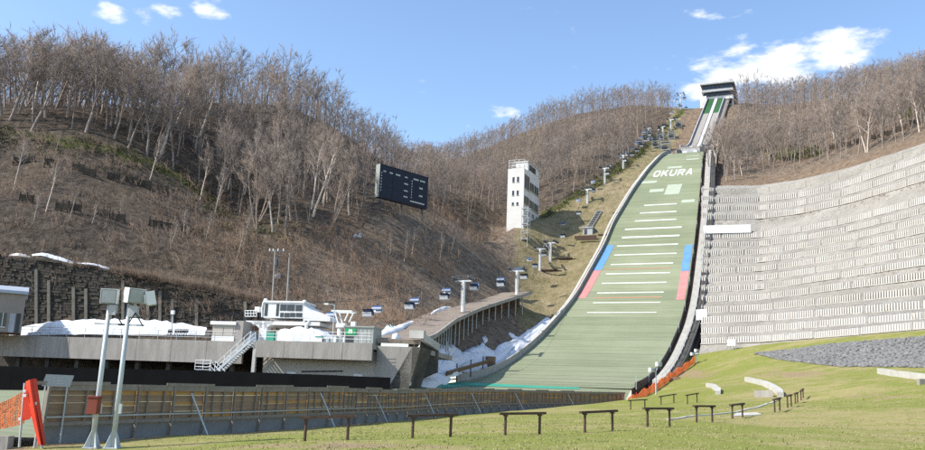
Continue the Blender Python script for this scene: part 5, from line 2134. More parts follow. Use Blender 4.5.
def build_operator_area():
    T, a, w, h = place_box('operator_cabin', 'grey green operator cabin with a green sign at the end of the platform', 'cabin', 'cabin_grey', 343.5, 327, 374, 344.5, 99, 3.2)
    MB().frame_box(a - PE * .1 + PN * .12 + UPV * h, PE * (w + .2), PB * 3.5, UPV * .14).build('roof', 'cabin_grey', T)
    MB().frame_box(a + PE * .25 + PN * .05 + UPV * .1, PE * .9, PB * .04, UPV * 1.25).build('door', 'house_dark', T)
    sg = MB().frame_box(a + PE * .12 + PN * .10 + UPV * (h - .88), PE * 1.32, PB * .05, UPV * .72).build('green_sign', 'green_sign', T)
    MB().frame_box(a + PE * .55 + PN * .13 + UPV * (h - .72), PE * .46, PB * .02, UPV * .46).build('sign_symbol', 'white_paint', sg)
    MB().frame_box(a + PE * .70 + PN * .15 + UPV * (h - .62), PE * .16, PB * .015, UPV * .14).build('sign_symbol', 'green_sign', sg)
    for k in range(4):
        MB().frame_box(a + PE * (1.7 + k * .5) + PN * .03 + UPV * .1, PE * .03, PB * .02, UPV * (h - .2)).build('panel_seam', 'concrete', T)
    # white post and T frame beside it
    Y = 100
    b0 = at(339.5, 344.6, Y)
    T2 = thing('lift_return_frame', 'white steel post carrying an open T shaped frame beside the operator cabin', 'lift equipment', b0, rotz=PANG)
    A0 = at(340, 340, Y)
    P = lambda u, v, d=0: on_front(u, v, A0) + PB * d
    MB().tube(P(340, 346), P(340, 325), .36, .30, 10).build('post', 'white_paint', T2)
    mb = MB(); mb.beam(P(337, 325.5), P(346, 325.5), .8, .5); mb.build('post_head', 'white_paint', T2)
    mb = MB()
    for d in (0, 1.6):
        mb.beam(P(331.5, 310.8, d), P(352, 311.2, d), .14, .2)
        mb.beam(P(334.5, 311, d), P(338.5, 324.5, d), .14, .16)
        mb.beam(P(349, 311.3, d), P(344.5, 321, d), .14, .16)
    mb.beam(P(332, 311), P(332, 311, 1.6), .12, .12); mb.beam(P(351.5, 311.2), P(351.5, 311.2, 1.6), .12, .12)
    mb.build('t_frame', 'white_paint', T2)
    MB().frame_box(P(350.5, 326.8), PE * .55, PB * .5, UPV * .62).build('motor_box', 'white_paint', T2)
    b1 = at(332.3, 344.6, 98.5)
    T3 = thing('street_lamp', 'thin lamp post with a short arm in front of the T frame', 'lamp post', b1)
    MB().tube(b1 - UPV * .3, at(334.6, 305, 98.5), .075, .055, 7).build('pole', 'galvanised', T3)
    MB().tube(at(334.6, 305, 98.5), at(328.4, 304, 98.5), .045, .045, 6).build('arm', 'galvanised', T3)
    MB().box(at(326.6, 304, 98.5), (.5, .28, .16), PANG).build('lamp_head', 'white_paint', T3)
    b1 = at(171.3, 338, 104.5)
    T3 = thing('street_lamp', 'short lamp post with a white lantern standing before the snow bank', 'lamp post', b1)
    MB().tube(b1 - UPV * .3, at(172.8, 315, 104.5), .07, .055, 7).build('pole', 'galvanised', T3)
    mb = MB(); mb.box(at(172.9, 312.4, 104.5), (.42, .3, .48), PANG); mb.build('lantern', 'white_paint', T3)
    MB().box(at(172.9, 309.3, 104.5), (.3, .3, .14), PANG).build('cap', 'house_dark', T3)
    # dark folded stands by the lamp
    for u, lab in ((168.8, 'dark folded stand immediately beside the lantern post on the platform'), (175.6, 'dark folded stand on the kiosk side of the lantern post'),
                   (180.5, 'small dark folded stand between two others near the lantern post'), (184.8, 'dark folded stand nearest the kiosk on the platform')):
        p = at(u, 338, 104.3)
        S = thing('folded_stand', lab, 'stand', p, 'dark folded stands on the platform')
        mb = MB()
        mb.tube(p - PE * .3, p + UPV * 1.0, .05, .04, 5); mb.tube(p + PE * .35, p - PE * .05 + UPV * .95, .05, .04, 5)
        mb.build('leg', 'board_dark', S)
        MB().box(p + UPV * .85 + PE * .08, (.5, .22, .42), PANG, ).build('folded_cover', 'board_dark', S)
    # small wares on the platform: white crates and the teal tarpaulin
    for u, v0, v1, u1, m, lab in ((266, 333, 341, 274, 'turquoise_mat', 'small teal tarpaulin bundle below the lift terminal'), (315, 337, 344, 322, 'white_paint', 'low white crate with a teal lid before the snow heap'),
                                  (323, 338, 344, 329, 'house_grey', 'low grey crate before the snow heap'), (329.5, 336, 344, 336, 'white_paint', 'white crate beside the lamp post on the platform')):
        a, c = at(u, v1, 99.5), at(u1, v1, 99.5)
        hh = at(u, v0, 99.5).z - a.z
        S = thing('platform_crate', lab, 'crate', a.lerp(c, .5), rotz=PANG)
        MB().frame_box(a, PE * (c - a).length, PB * .9, UPV * hh).build('body', m, S)
        MB().frame_box(a - PE * .04 + PN * .04 + UPV * hh, PE * ((c - a).length + .08), PB * .98, UPV * .12).build('lid', 'turquoise_mat' if 'teal' in lab else 'white_paint', S)


build_operator_area()


def build_shed():
    Y = 101
    c = at(21, 333, Y)
    bk = Vector((c.x, c.y, 0)).normalized()
    ea = Vector((bk.y, -bk.x, 0))
    w = 7.0
    a = c - ea * w
    h = at(21, 294.5, Y).z - a.z
    T = thing('brown_shed', 'brown shed with a pale blue roof at the end of the platform', 'shed', a.lerp(c, .5), rotz=math.atan2(ea.y, ea.x))
    MB().frame_box(a, ea * w, bk * 6, UPV * h).build('wall', 'shed_brown', T)
    mb = MB()
    r0 = a + UPV * h - ea * .3 - bk * .4
    mb.prism([r0, r0 + bk * 6.8, r0 + bk * 6.8 + UPV * 1.5, r0 + UPV * .35], ea * (w + .5))
    mb.build('roof', 'roof_blue', T)
    m_px = Y / F * 1.08
    for du, wd, z0, z1, m, n in ((20, 6.5, .6, 2.2, 'glass_dark', 'window'), (11, 4.6, 0, 2.2, 'house_grey', 'door'), (5.6, 3.4, 0, 2.25, 'house_dark', 'door')):
        p = c - ea * du * m_px - bk * .05 + UPV * z0
        o = MB().frame_box(p, ea * wd * m_px, bk * .08, UPV * (z1 - z0)).build(n, m, T)
        if n == 'window':
            MB().frame_box(p - bk * .04 + ea * (wd * m_px * .5), ea * .07, bk * .05, UPV * (z1 - z0)).build('frame', 'white_paint', o)
            MB().frame_box(p - bk * .06 - UPV * .1, ea * (wd * m_px), bk * .1, UPV * .1).build('sill', 'white_paint', o)


build_shed()


# ------------------------------------------------------------------ old ribbed wall behind the platform
def build_old_wall():
    lo = [(-60, 326, 117.5), (0, 325, 117.5), (120, 325, 118.5), (200, 327, 119.5), (258, 329, 120.5)]
    hi = [(-60, 250, 119.5), (0, 256, 119.5), (100, 268, 120.5), (200, 286, 122.5), (258, 299, 124)]
    T = thing('old_ribbed_wall', 'dark mossy stone retaining wall with concrete ribs behind the snow bank', 'retaining wall', at(100, 326, 118))
    n = 26
    A, B = lerp_path([at(*q) for q in lo], n + 1), lerp_path([at(*q) for q in hi], n + 1)
    q = random.Random(14)
    for k in range(n):
        MB().quad(A[k], A[k + 1], B[k + 1], B[k]).build('wall_panel', 'concrete_dark', T)
        mb = MB()
        hgt_ = (B[k] - A[k]).length
        nr = max(4, int(hgt_ / .42))
        wd = (A[k + 1] - A[k]).length
        for j in range(nr):
            x = q.uniform(-.3, 0)
            while x < wd:
                L_ = q.uniform(.35, .95)
                x0, x1 = max(x, 0) / wd, min(x + L_, wd) / wd
                x += L_
                if x1 - x0 < .03 or q.random() < .12:
                    continue
                t0, t1 = (j + .06) / nr, (j + .94) / nr
                P_ = [A[k].lerp(A[k + 1], x0 + .012).lerp(B[k].lerp(B[k + 1], x0 + .012), t0), A[k].lerp(A[k + 1], x1 - .012).lerp(B[k].lerp(B[k + 1], x1 - .012), t0),
                      A[k].lerp(A[k + 1], x1 - .012).lerp(B[k].lerp(B[k + 1], x1 - .012), t1), A[k].lerp(A[k + 1], x0 + .012).lerp(B[k].lerp(B[k + 1], x0 + .012), t1)]
                dpt = Vector((0, -q.uniform(.06, .34), 0))
                mb.add(P_ + [p + dpt * q.uniform(.8, 1.2) for p in P_], [(4, 5, 6, 7), (0, 1, 5, 4), (1, 2, 6, 5), (2, 3, 7, 6), (3, 0, 4, 7)])
        o = mb.build('stone_courses', 'old_stone', T); o['kind'] = 'stuff'
        if q.random() < .6:
            continue
        a, b_ = A[k], A[k].lerp(B[k], q.uniform(.55, .85))
        mb = MB()
        mb.beam(a + Vector((0, -.25, -.3)), b_ + Vector((0, -.25, 0)), .42, .5, up=(0, 1, 0))
        mb.build('rib', 'rib_mossy', T)
        # mid-height ledge
        m0, m1 = A[k].lerp(B[k], .52), A[k + 1].lerp(B[k + 1], .52)
        mb = MB()
        mb.beam(m0 + Vector((0, -.2, 0)), m1 + Vector((0, -.2, 0)), .3, .28)
        mb.build('ledge', 'concrete_dark', T)
        mb = MB(); mb.beam(B[k] + Vector((0, -.15, .1)), B[k + 1] + Vector((0, -.15, .1)), .7, .3)
        mb.build('coping', 'concrete_dark', T)


build_old_wall()


# ------------------------------------------------------------------ snow
def snow_lump(label, pts, height, seed, dirty=False, sink=.35, n=14, m=9, name='snow_bank'):
    """heaped snow: pts = centre line [(place, half width)]; uneven top"""
    q = random.Random(seed)
    cl = [p for p, _ in pts]
    ws = [w for _, w in pts]
    P = lerp_path(cl, n)
    d = np.r_[0, np.cumsum([(cl[i + 1] - cl[i]).length for i in range(len(cl) - 1)])]
    rows = []
    for i, p in enumerate(P):
        t = i / (n - 1)
        w = np.interp(t * d[-1], d, ws) * q.uniform(.8, 1.15)
        nx = P[min(i + 1, n - 1)] - P[max(i - 1, 0)]; nx.z = 0
        if nx.length < 1e-5:
            nx = Vector((1, 0, 0))
        nx.normalize()
        sd = Vector((nx.y, -nx.x, 0))
        taper = max(.12, math.sin(math.pi * min(max(t, .03), .97)) ** .3)
        row = []
        for j in range(m):
            s = -1 + 2 * j / (m - 1)
            z = height * taper * (1 - s * s) ** .7 * q.uniform(.88, 1.1) - sink
            row.append(p + sd * (w * taper * s) + Vector((q.uniform(-.1, .1), q.uniform(-.1, .1), z)))
        rows.append(row)
    o = MB().grid(rows).build_top(name, 'snow_dirty' if dirty else 'snow', smooth=True)
    tag(o, label, 'snow')
    return o


snow_lump('long snow bank heaped along the foot of the old ribbed wall', [(at(u, 333, 108), 2.2) for u in (14, 60, 110, 160, 207)], 2.1, 1, n=30)
snow_lump('white snow heap behind the railing below the lift terminal', [(at(u, 343, 106), 2.0) for u in (268, 285, 300, 318, 334)], 2.3, 2, n=18)
snow_lump('snow lump on the platform between kiosk and terminal column', [(at(u, 342, 108), 1.6) for u in (240, 250, 258)], 1.9, 3, n=10)


def snow_on_hill(label, poly, seed, th=.35, dirty=False, hf=None):
    """a snow patch lying on the slope: photo polygon draped on the ground"""
    q = random.Random(seed)
    us = [p[0] for p in poly]; vs = [p[1] for p in poly]
    n = len(poly)
    fine = []
    for i in range(n):
        a, c = poly[i], poly[(i + 1) % n]
        for k in range(4):
            t = k / 4
            fine.append((a[0] + (c[0] - a[0]) * t + q.uniform(-.5, .5), a[1] + (c[1] - a[1]) * t + q.uniform(-.35, .35)))
    cu, cv = sum(p[0] for p in fine) / len(fine), sum(p[1] for p in fine) / len(fine)
    rings = []
    for t, h in ((1.0, -.25), (.9, th * .7), (.6, th), (.3, th)):
        ring = []
        for u, v in fine:
            g_ = ground_at(cu + (u - cu) * t, cv + (v - cv) * t, 100)
            ring.append(g_ + Vector((0, 0, h + (q.uniform(-.1, .1) if t < 1 else 0))))
        rings.append(ring + [ring[0]])
    mb = MB().grid(rings)
    k = len(mb.v); N = len(fine)
    mb.v.append(tuple(ground_at(cu, cv, 100) + Vector((0, 0, th))))
    base = 3 * (N + 1)
    for i in range(N):
        mb.f.append((base + i, base + i + 1, k))
    o = mb.build_top('snow_patch', 'snow_dirty' if dirty else 'snow', smooth=True)
    tag(o, label, 'snow')


snow_lump('long white snow patch on top of the old ribbed wall', [(at(32, 255.5, 120.6), .4), (at(44, 256.2, 120.6), .9), (at(58, 260, 120.7), .6), (at(73, 263.4, 120.8), .4)], .55, 4, sink=.05, n=22, name='snow_patch')
snow_lump('pinkish small snow patch beside the long one above the old wall', [(at(10, 255.6, 120.5), .4), (at(20, 256.2, 120.5), .6), (at(30, 258, 120.6), .4)], .45, 5, dirty=True, sink=.05, n=9, name='snow_patch')
snow_lump('narrow snow patch trailing off along the top of the old wall', [(at(75, 264, 120.8), .4), (at(92, 265.4, 120.9), .6), (at(110, 269.3, 121.1), .4)], .4, 6, sink=.05, n=10, name='snow_patch')
snow_on_hill('tiny snow patch in the scrub beneath the scoreboard', [(353, 236.5), (361, 236), (362, 238.5), (354, 239)], 7)
snow_on_hill('small snow patch between the two utility poles', [(274, 276), (281, 276.5), (280.5, 279.5), (275, 279)], 8)


# ------------------------------------------------------------------ lift ramp beside the gully
RAMP_N = [at(*q) for q in ((418, 340, 99), (435, 333.5, 118), (455, 318.5, 140), (480, 307.5, 156), (505, 299.5, 166), (531, 291.5, 175))]


def build_ramp():
    T = thing('lift_ramp', 'long earth covered lift ramp on steel posts rising beside the snowy gully', 'ramp', RAMP_N[1] - UPV * 3)
    P = lerp_path(RAMP_N, 15)
    W = 7.0
    for k in range(14):
        a, c = P[k], P[k + 1]
        d = c - a; d.z = 0; d.normalize()
        sd = Vector((-d.y, d.x, 0))
        if sd.x > 0:
            sd = -sd
        mb = MB()
        vs = [a, c, c + sd * W, a + sd * W]
        mb.add([*[p - UPV * .5 for p in vs], *vs], [(3, 2, 1, 0), (4, 5, 6, 7), (0, 1, 5, 4), (1, 2, 6, 5), (2, 3, 7, 6), (3, 0, 4, 7)])
        mb.build('deck_section', 'ramp_soil', T)
        mb = MB(); mb.beam(a - sd * .18 - UPV * .25, c - sd * .18 - UPV * .25, .3, .6)
        mb.build('edge_girder', 'concrete', T)
        for m_ in (0, .5):
            p = a.lerp(c, m_) + sd * .4
            if k > 1:
                g_ = float(H(p.x, p.y))
                mb = MB(); mb.tube(Vector((p.x, p.y, min(g_ - .6, p.z - 2.4))), p - UPV * .4, .11, None, 6)
                mb.build('post', 'steel', T)
        if k > 1:
            p, q = a + sd * 2.6, c + sd * 2.6
            g1, g2 = float(H(p.x, p.y)), float(H(q.x, q.y))
            mb = MB()
            mb.quad(Vector((p.x, p.y, min(g1 - .5, p.z - 2))), Vector((q.x, q.y, min(g2 - .5, q.z - 2))), q - UPV * .5, p - UPV * .5)
            mb.build('sheeting', 'soil', T)
    # white concrete abutment where the ramp starts
    a = at(409, 338, 98)
    mb = MB(); mb.frame_box(a, PE * 1.7, PB * 1.2, UPV * .9); mb.build('abutment', 'concrete_pale', T)
    mb = MB(); mb.beam(at(423, 337.5, 98.5), at(438, 347.5, 101), .5, .8); mb.build('abutment_wing', 'concrete_pale', T)
    p = at(436, 346, 101)
    mb = MB(); mb.prism([at(421, 340, 99), at(437, 347, 101), at(436, 372, 101), at(412, 382, 99)], PB * 1.0)
    mb.build('abutment_face', 'concrete_dark', T)
    return P, W


RP, RW = build_ramp()
snow_lump('snow strip lying along the far edge of the lift ramp', [(RP[k] + Vector((-5.6, 3.0, .3)), .9) for k in (1, 3, 5, 6)], .9, 12, n=18)
snow_lump('short snow strip further up on the lift ramp', [(RP[k] + Vector((-5.4, 3.0, .3)), .7) for k in (8, 9, 10)], .8, 13, n=10)
snow_lump('small snow heap beside the white abutment on the platform', [(at(u, 337, 101), .9) for u in (392, 396, 400)], .8, 15, n=8)
for k, (lab, poly) in enumerate([
        ('broad snow apron at the foot of the gully behind the hoarding', [(397, 385), (404, 377), (418, 371), (432, 366), (445, 371), (452, 378), (446, 384), (425, 388)]),
        ('smooth snow field filling the gully below the abutment', [(422, 373), (430, 358), (440, 346), (452, 345), (462, 352), (470, 362), (466, 371), (450, 376), (436, 376)]),
        ('tapering snow tongue pointing up the gully under the ramp posts', [(441, 352), (446, 342), (451, 348), (458, 353), (452, 357)]),
        ('snow slab in the middle of the gully', [(455, 372), (459, 355), (470, 350), (480, 347), (490, 350), (500, 354), (502, 362), (490, 369), (472, 374)]),
        ('snow tongue between bare ribs in the gully', [(477, 352), (482, 344), (488, 350), (493, 355), (485, 357)]),
        ('long snow drift against the pale side board', [(486, 365), (495, 350), (511, 342), (526, 334), (537, 326), (549, 316), (554, 321), (544, 336), (528, 350), (509, 363), (495, 370)]),
        ('slim snow streak above the long drift', [(508, 334), (513, 336), (521, 342), (517, 343)]),
        ('small snow spot on the bare gully bank', [(482, 340), (486, 339), (488, 343), (484, 345)])]):
    snow_on_hill(lab, poly, 40 + k, .5)


def build_timber_ramp():
    T = thing('timber_chute', 'weathered brown timber chute lying in the snow beside the pale side board', 'chute', ground_at(475, 372, 110))
    a, c = ground_at(446, 380, 105) + UPV * .5, ground_at(490, 368, 110) + UPV * .9
    for k in range(3):
        o = UPV * .2 * k + Vector((.05 * k, -.3 * k, 0))
        MB().beam(a + o, c + o, .3, .16).build('plank', 'timber', T)
    MB().frame_box(c - Vector((.4, .5, 1.0)), Vector((1.3, .5, 0)), Vector((-.4, 1.0, 0)), UPV * 1.9).build('head_box', 'timber', T)
    for t in (.2, .5, .8):
        p = a.lerp(c, t)
        MB().tube(p - UPV * 1.4, p + UPV * 1.2, .1, .1, 5).build('stake', 'rail_wood', T)


build_timber_ramp()


# ------------------------------------------------------------------ chairlift
PYL = [(463, 306.5, 281, 150, 'first'), (517, 290, 271, 173, 'second'), (540, 271, 249, None, 'third'), (550.5, 262, 243, None, 'fourth'), (587.5, 203, 189.5, None, 'fifth'),
       (605, 183.5, 168.5, None, 'sixth'), (623.5, 169, 155.5, None, 'seventh'), (648.5, 141, 128.5, None, 'eighth'), (663, 136, 127, None, 'ninth'), (671, 131, 120, None, 'tenth'), (681, 109, 95, None, 'eleventh')]


def build_lift():
    tops, bases = [], []
    for u, vb, vt, Y, nm in PYL:
        if Y:
            p = at(u, vb, Y)
        else:
            p = ground_at(u, vb, 130)
        h = at(u, vt, p.y).z - p.z
        bases.append(p); tops.append(p + UPV * h)
    for k, (q, t) in enumerate(zip(bases, tops)):
        a = tops[max(k - 1, 0)]; c = tops[min(k + 1, len(tops) - 1)]
        d = c - a; d.z = 0; d.normalize()
        sd = Vector((d.y, -d.x, 0))
        h = (t - q).z
        nm = PYL[k][4]
        T = thing('lift_pylon', 'white chairlift pylon with cross arm, %s one up from the lower terminal' % nm, 'lift pylon', q, 'chairlift pylons')
        MB().tube(q - UPV * 1.2, t, .34 if k < 2 else .30, .29 if k < 2 else .24, 10).build('mast', 'white_paint', T)
        aw = 1.6 if k < 2 else 1.35
        MB().beam(t - sd * aw, t + sd * aw, .26, .28).build('cross_arm', 'galvanised', T)
        mb = MB()
        if k < 2:
            mb.beam(t - sd * 1.7 + UPV * .95, t + sd * 1.7 + UPV * .95, .11, .12)
            mb.beam(t - sd * .6, t - sd * 1.4 + UPV * .9, .1, .11); mb.beam(t + sd * .6, t + sd * 1.4 + UPV * .9, .1, .11)
        else:
            mb.beam(t - sd * 1.2 + UPV * .8, t + sd * 1.2 + UPV * .8, .09, .1)
            mb.beam(t, t + UPV * .8, .12, .12)
        mb.build('lifting_frame', 'steel_dark', T)
        for s in (-1, 1):
            mb = MB()
            o = t + sd * (1.5 if k < 2 else 1.25) * s
            mb.beam(o - d * 1.6 + UPV * .2, o + d * 1.6 + UPV * .2, .2, .28)
            for j in range(5):
                w = o + d * (-1.4 + .7 * j) + UPV * .45
                mb.tube(w - sd * .1, w + sd * .1, .26, None, 8)
            mb.build('sheave_train', 'steel_dark', T)
        mb = MB()
        for j in range(int(h / .7)):
            z = q + UPV * (.5 + .7 * j) - d * .5
            mb.beam(z - sd * .25, z + sd * .25, .05, .05)
        mb.beam(q - d * .5 - sd * .25, t - d * .45 - sd * .25, .05, .05); mb.beam(q - d * .5 + sd * .25, t - d * .45 + sd * .25, .05, .05)
        mb.build('ladder', 'galvanised', T)
    # two ropes
    start = at(318, 309, 108)
    end = ground_at(692, 101, 250) + UPV * 5
    line = [start] + tops + [end]
    lanes = []
    for s in (-1, 1):
        pts = []
        for k, t in enumerate(line):
            a, c = line[max(k - 1, 0)], line[min(k + 1, len(line) - 1)]
            d = c - a; d.z = 0; d.normalize()
            pts.append(t + Vector((d.y, -d.x, 0)) * (1.5 * s if 0 < k < 3 else 1.25 * s) + UPV * .75)
        fine = []
        for a, c in zip(pts[:-1], pts[1:]):
            L = (c - a).length
            for j in range(6):
                x = j / 6
                fine.append(a.lerp(c, x) - UPV * (L * .018 * 4 * x * (1 - x)))
        fine.append(pts[-1])
        lanes.append(fine)
        o = MB().path(fine, .022, 5).build_top('haul_rope', 'cable')
        tag(o, 'thin dark chairlift haul rope on the %s side of the pylons' % ('woodland' if s < 0 else 'landing slope'), 'cable')
    # chair
    mb0 = {}
    C0 = thing('lift_chair', 'blue hooded chairlift chair hanging from the rope over the brown slope', 'lift chair', (0, 0, 0), 'chairlift chairs')
    mb = MB(); mb.tube((0, 0, 0), (0, -.1, -.5), .05, None, 6); mb.tube((0, -.1, -.5), (0, -.45, -1.4), .05, None, 6); mb.tube((0, -.45, -1.4), (0, -.45, -2.2), .05, None, 6)
    mb.box((0, 0, .05), (.16, .5, .22))
    mb.build('hanger', 'steel_dark', C0)
    mb = MB(); mb.box((0, .15, -2.75), (1.7, .55, .14)); mb.build('seat', 'seat_white', C0)
    mb = MB(); mb.add([(-.85, -.12, -2.7), (.85, -.12, -2.7), (.85, -.36, -2.1), (-.85, -.36, -2.1), (-.85, -.2, -2.74), (.85, -.2, -2.74), (.85, -.44, -2.12), (-.85, -.44, -2.12)],
                      [(0, 1, 2, 3), (7, 6, 5, 4), (0, 4, 5, 1), (3, 2, 6, 7), (0, 3, 7, 4), (1, 5, 6, 2)])
    mb.build('backrest', 'seat_white', C0)
    mb = MB()
    rows = []
    for i in range(7):
        a = math.radians(-20 + 115 * i / 6)
        rows.append([(x, -.42 + .95 * math.sin(a) * .9, -2.35 + .78 * math.cos(a)) for x in (-.95, -.4, .4, .95)])
    mb.grid(rows)
    rows2 = [[(x, y * .96, z - .05) for x, y, z in r_] for r_ in rows]
    mb.grid(rows2)
    mb.build('hood', 'blue_hood', C0, smooth=True)
    mb = MB(); mb.tube((-.88, -.4, -2.2), (-.88, .55, -2.3), .035, None, 5); mb.tube((.88, -.4, -2.2), (.88, .55, -2.3), .035, None, 5); mb.tube((-.88, .55, -2.3), (.88, .55, -2.3), .035, None, 5)
    mb.tube((-.9, -.42, -2.2), (.9, -.42, -2.2), .04, None, 5)
    mb.tube((-.6, .6, -3.05), (.6, .6, -3.05), .035, None, 5); mb.tube((0, .2, -2.8), (0, .6, -3.05), .03, None, 5)
    mb.build('safety_bar', 'steel', C0)
    first = True
    n = 0
    for li, fine in enumerate(lanes):
        d = np.r_[0, np.cumsum([(fine[i + 1] - fine[i]).length for i in range(len(fine) - 1)])]
        x = 5.5 if li == 0 else 10.5
        while x < d[-1] - 3:
            i = int(np.searchsorted(d, x) - 1)
            p = fine[i].lerp(fine[i + 1], (x - d[i]) / (d[i + 1] - d[i]))
            t = fine[i + 1] - fine[i]
            rz = math.atan2(t.y, t.x) - math.pi / 2 + (0 if li else math.pi)
            if first:
                C0.location = p; C0.rotation_euler = (0, 0, rz); first = False
                o = C0
            else:
                o = copy_tree(C0, loc=p, rotz=rz)
            o['label'] = 'small chairlift chair hanging over the grass strip beside the landing slope'
            o['group'] = 'chairlift chairs over the grass strip'
            if p.y >= 178:
                o.scale = (.68, .68, .68)
            else:
                o.scale = (.85, .85, .85)
                o['label'] = 'blue hooded chairlift chair hanging over the lift ramp'
                o['group'] = 'chairlift chairs over the ramp'
            x += 12.5
            n += 1
    # upper station
    p = ground_at(692, 105, 250)
    T = thing('upper_lift_station', 'small grey upper lift station of columns and roof beside the start house', 'lift station', p, rotz=-PHI)
    for n_, a_ in ((-2, 0), (2, 0), (-2, 5), (2, 5)):
        MB().tube(p + NX * n_ + AX * a_ - UPV * 1.5, p + NX * n_ + AX * a_ + UPV * 3.6, .2, None, 7).build('column', 'house_grey', T)
    MB().frame_box(p - NX * 2.6 - AX * .6 + UPV * 3.6, NX * 5.2, AX * 6.2, UPV * .9).build('roof', 'house_grey', T)
    MB().frame_box(p + NX * .6 + AX * 2 - UPV * .5, NX * 1.6, AX * 2.2, UPV * 2.8).build('hut', 'house_grey', T)
    for k, (u, v) in enumerate(((697.5, 103.5), (688, 104.5))):
        q = ground_at(u, v, 250)
        T = thing('control_hut', ('tall narrow grey hut next to the start house', 'low grey hut on the lift side of the upper station')[k], 'hut', q, rotz=-PHI)
        MB().frame_box(q - UPV * .8, NX * 2.0, AX * 2.4, UPV * (4.4 - 1.6 * k)).build('wall', 'house_grey', T)
        MB().frame_box(q - NX * .2 - AX * .2 + UPV * (3.6 - 1.6 * k), NX * 2.4, AX * 2.8, UPV * .3).build('roof', 'steel_dark', T)
        MB().frame_box(q + NX * .5 - AX * .06, NX * .9, AX * .1, UPV * 1.9).build('door', 'house_dark', T)


build_lift()


def build_steel_frames():
    for k, (u, v, w, h) in enumerate(((636, 147, 2.6, 3.0), (642, 141, 3.0, 4.0), (652, 149, 2.6, 4.6), (657, 141, 2.4, 3.4), (661, 152, 3.0, 4.4), (668, 140, 2.4, 3.4), (675, 128, 2.4, 3.0))):
        p = ground_at(u, v, 180)
        T = thing('steel_guard_frame', 'dark steel lattice guard frame among the lift pylons by the take-off', 'steel frame', p, 'steel guard frames by the take-off', -PHI)
        for a_ in (0, 1.6):
            for n_ in (0, w):
                MB().beam(p + NX * n_ + AX * a_ - UPV * 1.5, p + NX * n_ + AX * a_ + UPV * h, .16, .16).build('upright', 'steel', T)
            for j in range(4):
                MB().beam(p + AX * a_ + UPV * (h * (j + .6) / 4), p + AX * a_ + NX * w + UPV * (h * (j + .6) / 4), .12, .18).build('rail', 'steel_dark' if j % 2 else 'steel', T)
        MB().frame_box(p + UPV * (h * .75), NX * w, AX * 1.6, UPV * .12).build('deck', 'steel_dark', T)
        MB().frame_box(p + UPV * (h * .25) + NX * .3 + AX * .2, NX * (w * .5), AX * 1.1, UPV * 1.2).build('cabinet', 'house_dark', T)
    p = ground_at(583, 236, 150)
    T = thing('snow_gun_cabin', 'small grey machine cabin on a timber base beside the landing slope', 'cabin', p, rotz=-PHI)
    MB().frame_box(p - UPV * .6, NX * 2.4, AX * 2, UPV * 2.3).build('wall', 'house_grey', T)
    MB().frame_box(p - NX * .2 - AX * .2 + UPV * 1.7, NX * 2.8, AX * 2.4, UPV * .25).build('roof', 'steel', T)
    MB().frame_box(p + NX * .3 - AX * .05 + UPV * .1, NX * .7, AX * .08, UPV * 1.3).build('door', 'house_dark', T)
    MB().frame_box(p - NX * 1.5 - AX * 2.4 - UPV * 1.4, NX * 5.5, AX * .3, UPV * .7).build('base_timber', 'rail_wood', T)
    MB().frame_box(p - NX * .3 - AX * 3.4 - UPV * 2.0, NX * 4.5, AX * .3, UPV * .6).build('base_timber', 'rail_wood', T)
    a, c = ground_at(587, 229, 150), ground_at(597, 213, 150)
    T = thing('slope_stairs', 'short steel stairs climbing the grass beside the landing slope', 'stairs', a, rotz=-PHI)
    for s in (0, 1.3):
        MB().beam(a + NX * s + UPV * .35, c + NX * s + UPV * .35, .12, .25).build('stringer', 'steel', T)
    for k in range(12):
        q = a.lerp(c, k / 11)
        MB().frame_box(q + UPV * .35, NX * 1.3, AX * .5, UPV * .08).build('tread', 'steel', T)
    # crossbar timbers on the strip
    for u, v, L_, lab in ((556, 260, 5, 'dark retaining timber below the fourth lift pylon'), (541, 271.5, 5, 'dark retaining timber below the third lift pylon'), (598, 236, 4, 'dark retaining timber beside the grey machine cabin'), (613, 215, 3, 'small dark timber close to the pale side board')):
        q = ground_at(u, v, 130)
        T = thing('slope_timber', lab, 'timber', q, rotz=-PHI)
        for k in range(2):
            MB().frame_box(q - AX * .2 * k + UPV * (.28 * k - .2), NX * L_ * (1 - .2 * k), AX * .28, UPV * .27).build('log', 'rail_wood', T)


build_steel_frames()


# ------------------------------------------------------------------ utility poles
for k, (ub, vb, ut, vt, lab) in enumerate(((271.8, 303, 275.3, 250, 'grey utility pole with cross arms and insulators behind the terminal'), (286, 303, 289.8, 253, 'plain slim utility pole behind the terminal without cross arms'))):
    Y = 114
    p, t = at(ub, vb + 26, Y), at(ut, vt, Y)
    T = thing('utility_pole', lab, 'utility pole', Vector((p.x, p.y, PZ - .3)))
    MB().tube(Vector((p.x, p.y, PZ - .8)), t, .17, .11, 8).build('shaft', 'concrete', T)
    if k == 0:
        for dz in (-.2, -1.2, -1.9):
            MB().beam(t + UPV * dz - PE * .9, t + UPV * dz + PE * (1.5 if dz > -.5 else .9), .1, .12).build('cross_arm', 'steel_dark', T)
        for e in (-.8, -.3, .4, 1.2):
            MB().tube(t + PE * e - UPV * .15, t + PE * e + UPV * .2, .09, .06, 6).build('insulator', 'white_paint', T)
        MB().tube(t - UPV * 2.2 + PE * .35, t - UPV * 1.2 + PE * .35, .2, .2, 8).build('transformer', 'steel_dark', T)
    else:
        MB().beam(t - UPV * 1.8 - PE * .5, t - UPV * 1.8 + PE * .1, .08, .1).build('bracket', 'steel_dark', T)


